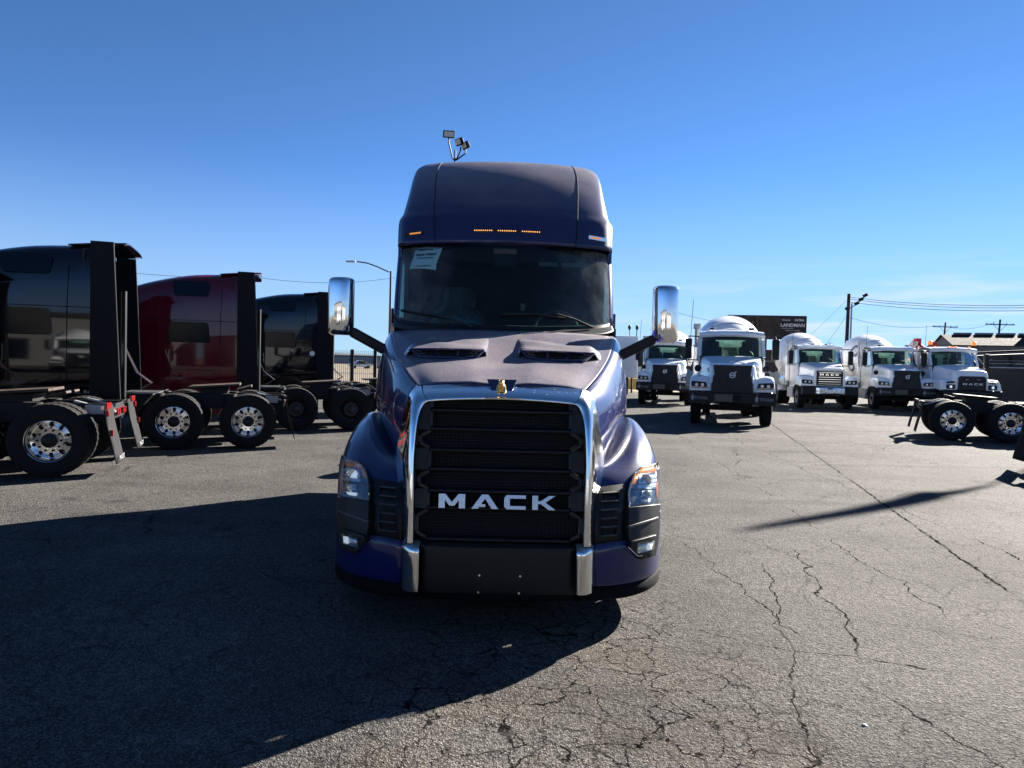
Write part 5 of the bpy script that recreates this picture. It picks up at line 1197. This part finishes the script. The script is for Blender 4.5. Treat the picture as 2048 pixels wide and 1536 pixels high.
# ------------------------------------------------------------------ fences
f = empty('iron_fence', (0, 45, 0), 0, 'black iron picket fence between the farthest black tractor and the blue tractor', 'fence')
fx0, fx1 = site(430, 730, 45).x, site(1260, 730, 45).x
mb = MB()
n = int((fx1 - fx0) / .125)
for i in range(n): x = fx0 + i * .125; mb.bx(x - .012, x + .012, -.012, .012, .1, 2.32)
mb.build('pickets', STEEL, f, smooth=0, kind='stuff')
for z in (.25, 1.95): MB().bx(fx0, fx1, -.02, .02, z - .02, z + .02).build('rail', STEEL, f, smooth=0)
k = 0; x = fx0
while x < fx1: MB().bx(x - .10, x + .10, -.08, .08, 0, 2.38).build('post', STEEL, f, smooth=0); x += 1.42
f = empty('chain_link_fence', tuple((site(1968, 740, 37).x, 37, 0)), -.25, 'chain link fence with dark privacy screen at the right edge', 'fence')
SCR = mat('privacy_screen', (.030, .030, .028), .85, noise=.2, nscale=2)
for i in range(5):
    MB().tube([(i * 3.0, 0, 0), (i * 3.0, 0, 2.25)], .035, 8).build('post', GALV, f); MB().bx(i * 3.0 + .03, i * 3.0 + 2.97, -.01, .01, .05, 2.1).build('screen_panel', SCR, f, smooth=0)
    for s in (-1, 1): MB().tube([(i * 3.0, 0, 2.2), (i * 3.0 + s * .3, 0, 2.6)], .015, 5).build('barb_arm', GALV, f)
MB().tube([(0, 0, 2.15), (12.5, 0, 2.15)], .03, 6).build('top_rail', GALV, f)
for z in (2.35, 2.5): MB().tube([(-.2, 0, z), (12.5, 0, z)], .008, 4).build('barbed_wire', GALV, f)
# dump trailer behind the fence
d = empty('dump_trailer', tuple((site(1965, 740, 43).x, 43, 0)), -.1, 'black dump trailer with sloping tarp top behind the chain link fence', 'trailer')
MB().add([(0, 0, 1.1), (9, 0, 1.1), (9, 2.5, 1.1), (0, 2.5, 1.1), (-.3, 0, 2.9), (9, 0, 3.5), (9, 2.5, 3.5), (-.3, 2.5, 2.9)], [(3, 2, 1, 0), (4, 5, 6, 7), (0, 1, 5, 4), (1, 2, 6, 5), (2, 3, 7, 6), (3, 0, 4, 7)]).build('dump_body', mat('dark_brown_steel', (.022, .019, .017), .6, noise=.3, nscale=1.5), d, smooth=0)
for i in range(8): MB().bx(.3 + i * 1.15, .42 + i * 1.15, -.08, 0, 1.1, 2.85 + i * .06).build('rib', STEEL, d, smooth=0)
MB().bar((-.5, 0, 3.05), (9, 0, 3.7), .12, .12).build('tarp_roll', STEEL, d, bev=.03)
for s in (0.2, 2.3):
    for x in (5.6, 6.9): wheel(d, x, s, .52, 'wht', False, False, 1).rotation_euler = (0, 0, -pi / 2 if s < 1 else pi / 2)
# red lifting boom between the last two trucks
r = empty('loader_crane', (site(1850, 740, 40).x, 40, 0), 0, 'red folded loader crane showing between the last two white trucks', 'crane')
REDP = mat('red_crane_paint', (.45, .02, .02), .35)
o_ = Vector((site(1850, 740, 40).x, 40, 0)); q = lambda x, y: site(x, y, 40) - o_
MB().bar(q(1822, 686), q(1850, 703), .30, .32).build('lower_boom', REDP, r, bev=.03); MB().bar(q(1843, 710), q(1871, 688), .32, .34).build('upper_boom', REDP, r, bev=.03)
MB().bar(q(1846, 706), Vector((-.2, 0, 0)), .3, .3).build('column', mat('crane_grey', (.3, .3, .3), .5), r, bev=.03); MB().box(q(1833, 684), (.3, .3, .4)).build('hydraulic_head', REDP, r, bev=.03)

# ------------------------------------------------------------------ unseen pole and tapered arm, added to throw a blade of shade across the asphalt
HP = 11.0; K_ = HP / math.tan(SUN_EL) * .7071
fl = empty('shadow_pole', (7.6 + K_, 11.45 + K_, 0), 0, 'added shadow caster, a pole with a long tapered arm just outside the right edge', 'light pole')
MB().tube([(0, 0, 0), (0, 0, HP)], .05, 8, .04).build('pole', GALV, fl)
MB().tube([(0, 0, HP), (-1.0, -.75, HP + .02), (-1.6, -1.1, HP)], .05, 8, .17).build('arm', GALV, fl)
MB().tube([(-1.6, -1.1, HP), (-2.3, -1.7, HP), (-3.4, -2.5, HP), (-4.6, -3.3, HP), (-5.05, -3.62, HP)], .24, 10, .05).build('lamp_housing', GALV, fl)  # holds no lamp; taper added to shape the cast shadow

# ------------------------------------------------------------------ far scenery
def bush_mass(name, label, x0, x1, y, h, n, m, cat='trees'):
    mb = MB(); rnd = random.Random(hash(label) % 1000 if False else len(label))
    cl = [(rnd.uniform(x0, x1), y + rnd.uniform(0, 30), rnd.uniform(.5, 1) * h) for _ in range(max(8, n // 60))]
    for i in range(n):
        cx_, cy_, ch = cl[i % len(cl)]
        th, ph = rnd.uniform(0, 2 * pi), rnd.random() ** 1.5
        r_ = ch * .9; p = Vector((cx_ + cos(th) * r_ * 1.5 * rnd.random() ** .5, cy_ + sin(th) * r_ * rnd.random() ** .5, ch * ph * rnd.uniform(.4, 1)))
        s = h * rnd.uniform(.05, .13); R = Euler((rnd.uniform(0, 3), rnd.uniform(0, 3), rnd.uniform(0, 3))).to_matrix()
        mb.add([p + R @ Vector(q) * s for q in ((-1, -1, 0), (1, -1, 0), (1.2, 1, 0), (-1, 1.1, 0))], [(0, 1, 2, 3)])
    o = mb.build(name, m, smooth=0); tag(o, label, cat, kind='stuff')
LEAF = mat('winter_scrub', (.030, .032, .026), .9, noise=.4, nscale=1)
bush_mass('tree_line', 'dark winter scrub far behind the iron fence', -260, -10, 330, 3.2, 9000, LEAF)
bush_mass('tree_line', 'low dark trees far behind the mixer trucks', 20, 240, 260, 4, 7000, LEAF)
mb = MB(); vs = []
rnd = random.Random(3); n = 60
for i in range(n + 1):
    x = -2400 + i * 80; hgt = 14 + 10 * sin(i * .7) + 8 * sin(i * .31 + 1) + rnd.uniform(-2, 2); vs += [(x, 2600, -1), (x, 2700, hgt), (x, 3200, hgt * 1.05)]
fs = [(i * 3 + j, i * 3 + 3 + j, i * 3 + 4 + j, i * 3 + 1 + j) for i in range(n) for j in range(2)]
o = MB().add(vs, fs).build('hills', mat('hazy_hill', (.06, .075, .10), .95)); o['kind'] = 'structure'
# small car and box trailer in the distance
def far_car(label, loc, rz, m):
    t = empty('parked_car', loc, rz, label, 'car')
    MB().patch([[Vector((x, y * .88 * k_, z)) for y in (-1, -.8, 0, .8, 1)] for x, z, k_ in ((-2.3, .5, .9), (-2.25, .95, 1), (-1.2, 1.05, 1), (-.7, 1.6, .85), (.6, 1.65, .85), (1.3, 1.15, 1), (2.2, 1.05, 1), (2.3, .5, .95))], 3, 2).build('body', m, t)
    MB().bx(-2.2, 2.2, -.85, .85, .35, .9).build('lower_body', m, t, bev=.08)
    MB().bx(-.8, .9, -.80, .80, 1.05, 1.5).build('windows', DKGLASS, t, bev=.05)
    for x in (-1.4, 1.4):
        for y in (-.85, .85): MB().lathe([(-.1, .33), (.1, .33)], 16, (x, y, .33), 'Y').build('wheel', TYRE, t)
far_car('white car parked far off seen through the iron fence', (-31.5, 150, -.06), .5, WHITE)
far_car('silver car parked to the right of the white one beyond the iron fence', (-28.0, 158, -.06), .3, GALV)
t = empty('box_trailer', (site(1243, 740, 40).x, 42, 0), .05, 'white box trailer mostly hidden behind the blue tractor on its right', 'trailer')
MB().bx(-1.25, 1.25, 0, 6, 1.1, 3.5).build('box', WHITE, t, bev=.04); MB().bx(-.5, .5, .3, 5.6, .7, 1.1).build('frame', STEEL, t, smooth=0)
for s in (-1, 1): wheel(t, s * 1.05, 4.6, .52, 'wht', True, False, s)
t = empty('forked_lamp', (site(1264, 740, 48).x, 48, 0), 0, 'small lamp post with two globes between the blue tractor and its mirror', 'street lamp')
MB().tube([(0, 0, 0), (0, 0, 3.7)], .07, 6).build('pole', STEEL, t)
for s in (-1, 1): MB().tube([(0, 0, 3.4), (s * .22, 0, 3.7), (s * .25, 0, 4.2)], .03, 5).build('arm', STEEL, t); MB().lathe([(4.15, .03), (4.25, .10), (4.4, .10), (4.5, .03)], 10, (s * .25, 0, 0), 'Z').build('lamp', STEEL, t)
t = empty('road_barrier', (site(1268, 740, 52).x, 52, 0), 0, 'yellow barrier with a red and white chevron board left of the leftmost mixer truck', 'barrier')
MB().bx(-2.2, 2.0, 0, .3, .1, .9).build('barrier_body', mat('barrier_yellow', (.45, .28, .06), .6), t, bev=.05)
MB().bx(-1.4, .8, -.05, .0, 1.0, 1.75).build('chevron_board', mat('board_white', (.5, .5, .48), .5), t, smooth=0)
for i in range(3): MB().bar((-1.2 + i * .75, -.07, 1.05), (-.9 + i * .75, -.07, 1.7), .02, .18, up=(0, 1, 0)).build('chevron_stripe', RED, t, smooth=0)

# pebbles
def pebble(x, y, s, m, label, grp=None):
    rnd = random.Random(int(x * 100 + y * 37)); mb = MB().lathe([(-.5, .05), (-.35, .5), (0, .7), (.35, .45), (.5, .05)], 7, axis='Z')
    for v in mb.v: v *= s * rnd.uniform(.75, 1.25); v.z *= .6
    o = mb.build('pebble', m, smooth=60); o.location = (x, y, s * .15); tag(o, label, 'stone', grp)
p = site(1740, 1412, 3.54); pebble(p.x, p.y, .02, mat('pale_stone', (.30, .30, .28), .7), 'pale pebble lying alone on the asphalt at lower right')
rnd = random.Random(11)
for i in range(46):
    y = rnd.uniform(2.4, 11); x = rnd.uniform(-.68, .68) * y
    if abs(x) < 1.3 and 4.3 < y < 11: continue
    pebble(x, y, rnd.uniform(.004, .010), mat('grit_stone', (.05, .048, .045), .8) if i % 3 else mat('grit_pale', (.16, .15, .14), .8), 'small loose grit stone on the asphalt', 'grit stones scattered on the asphalt')
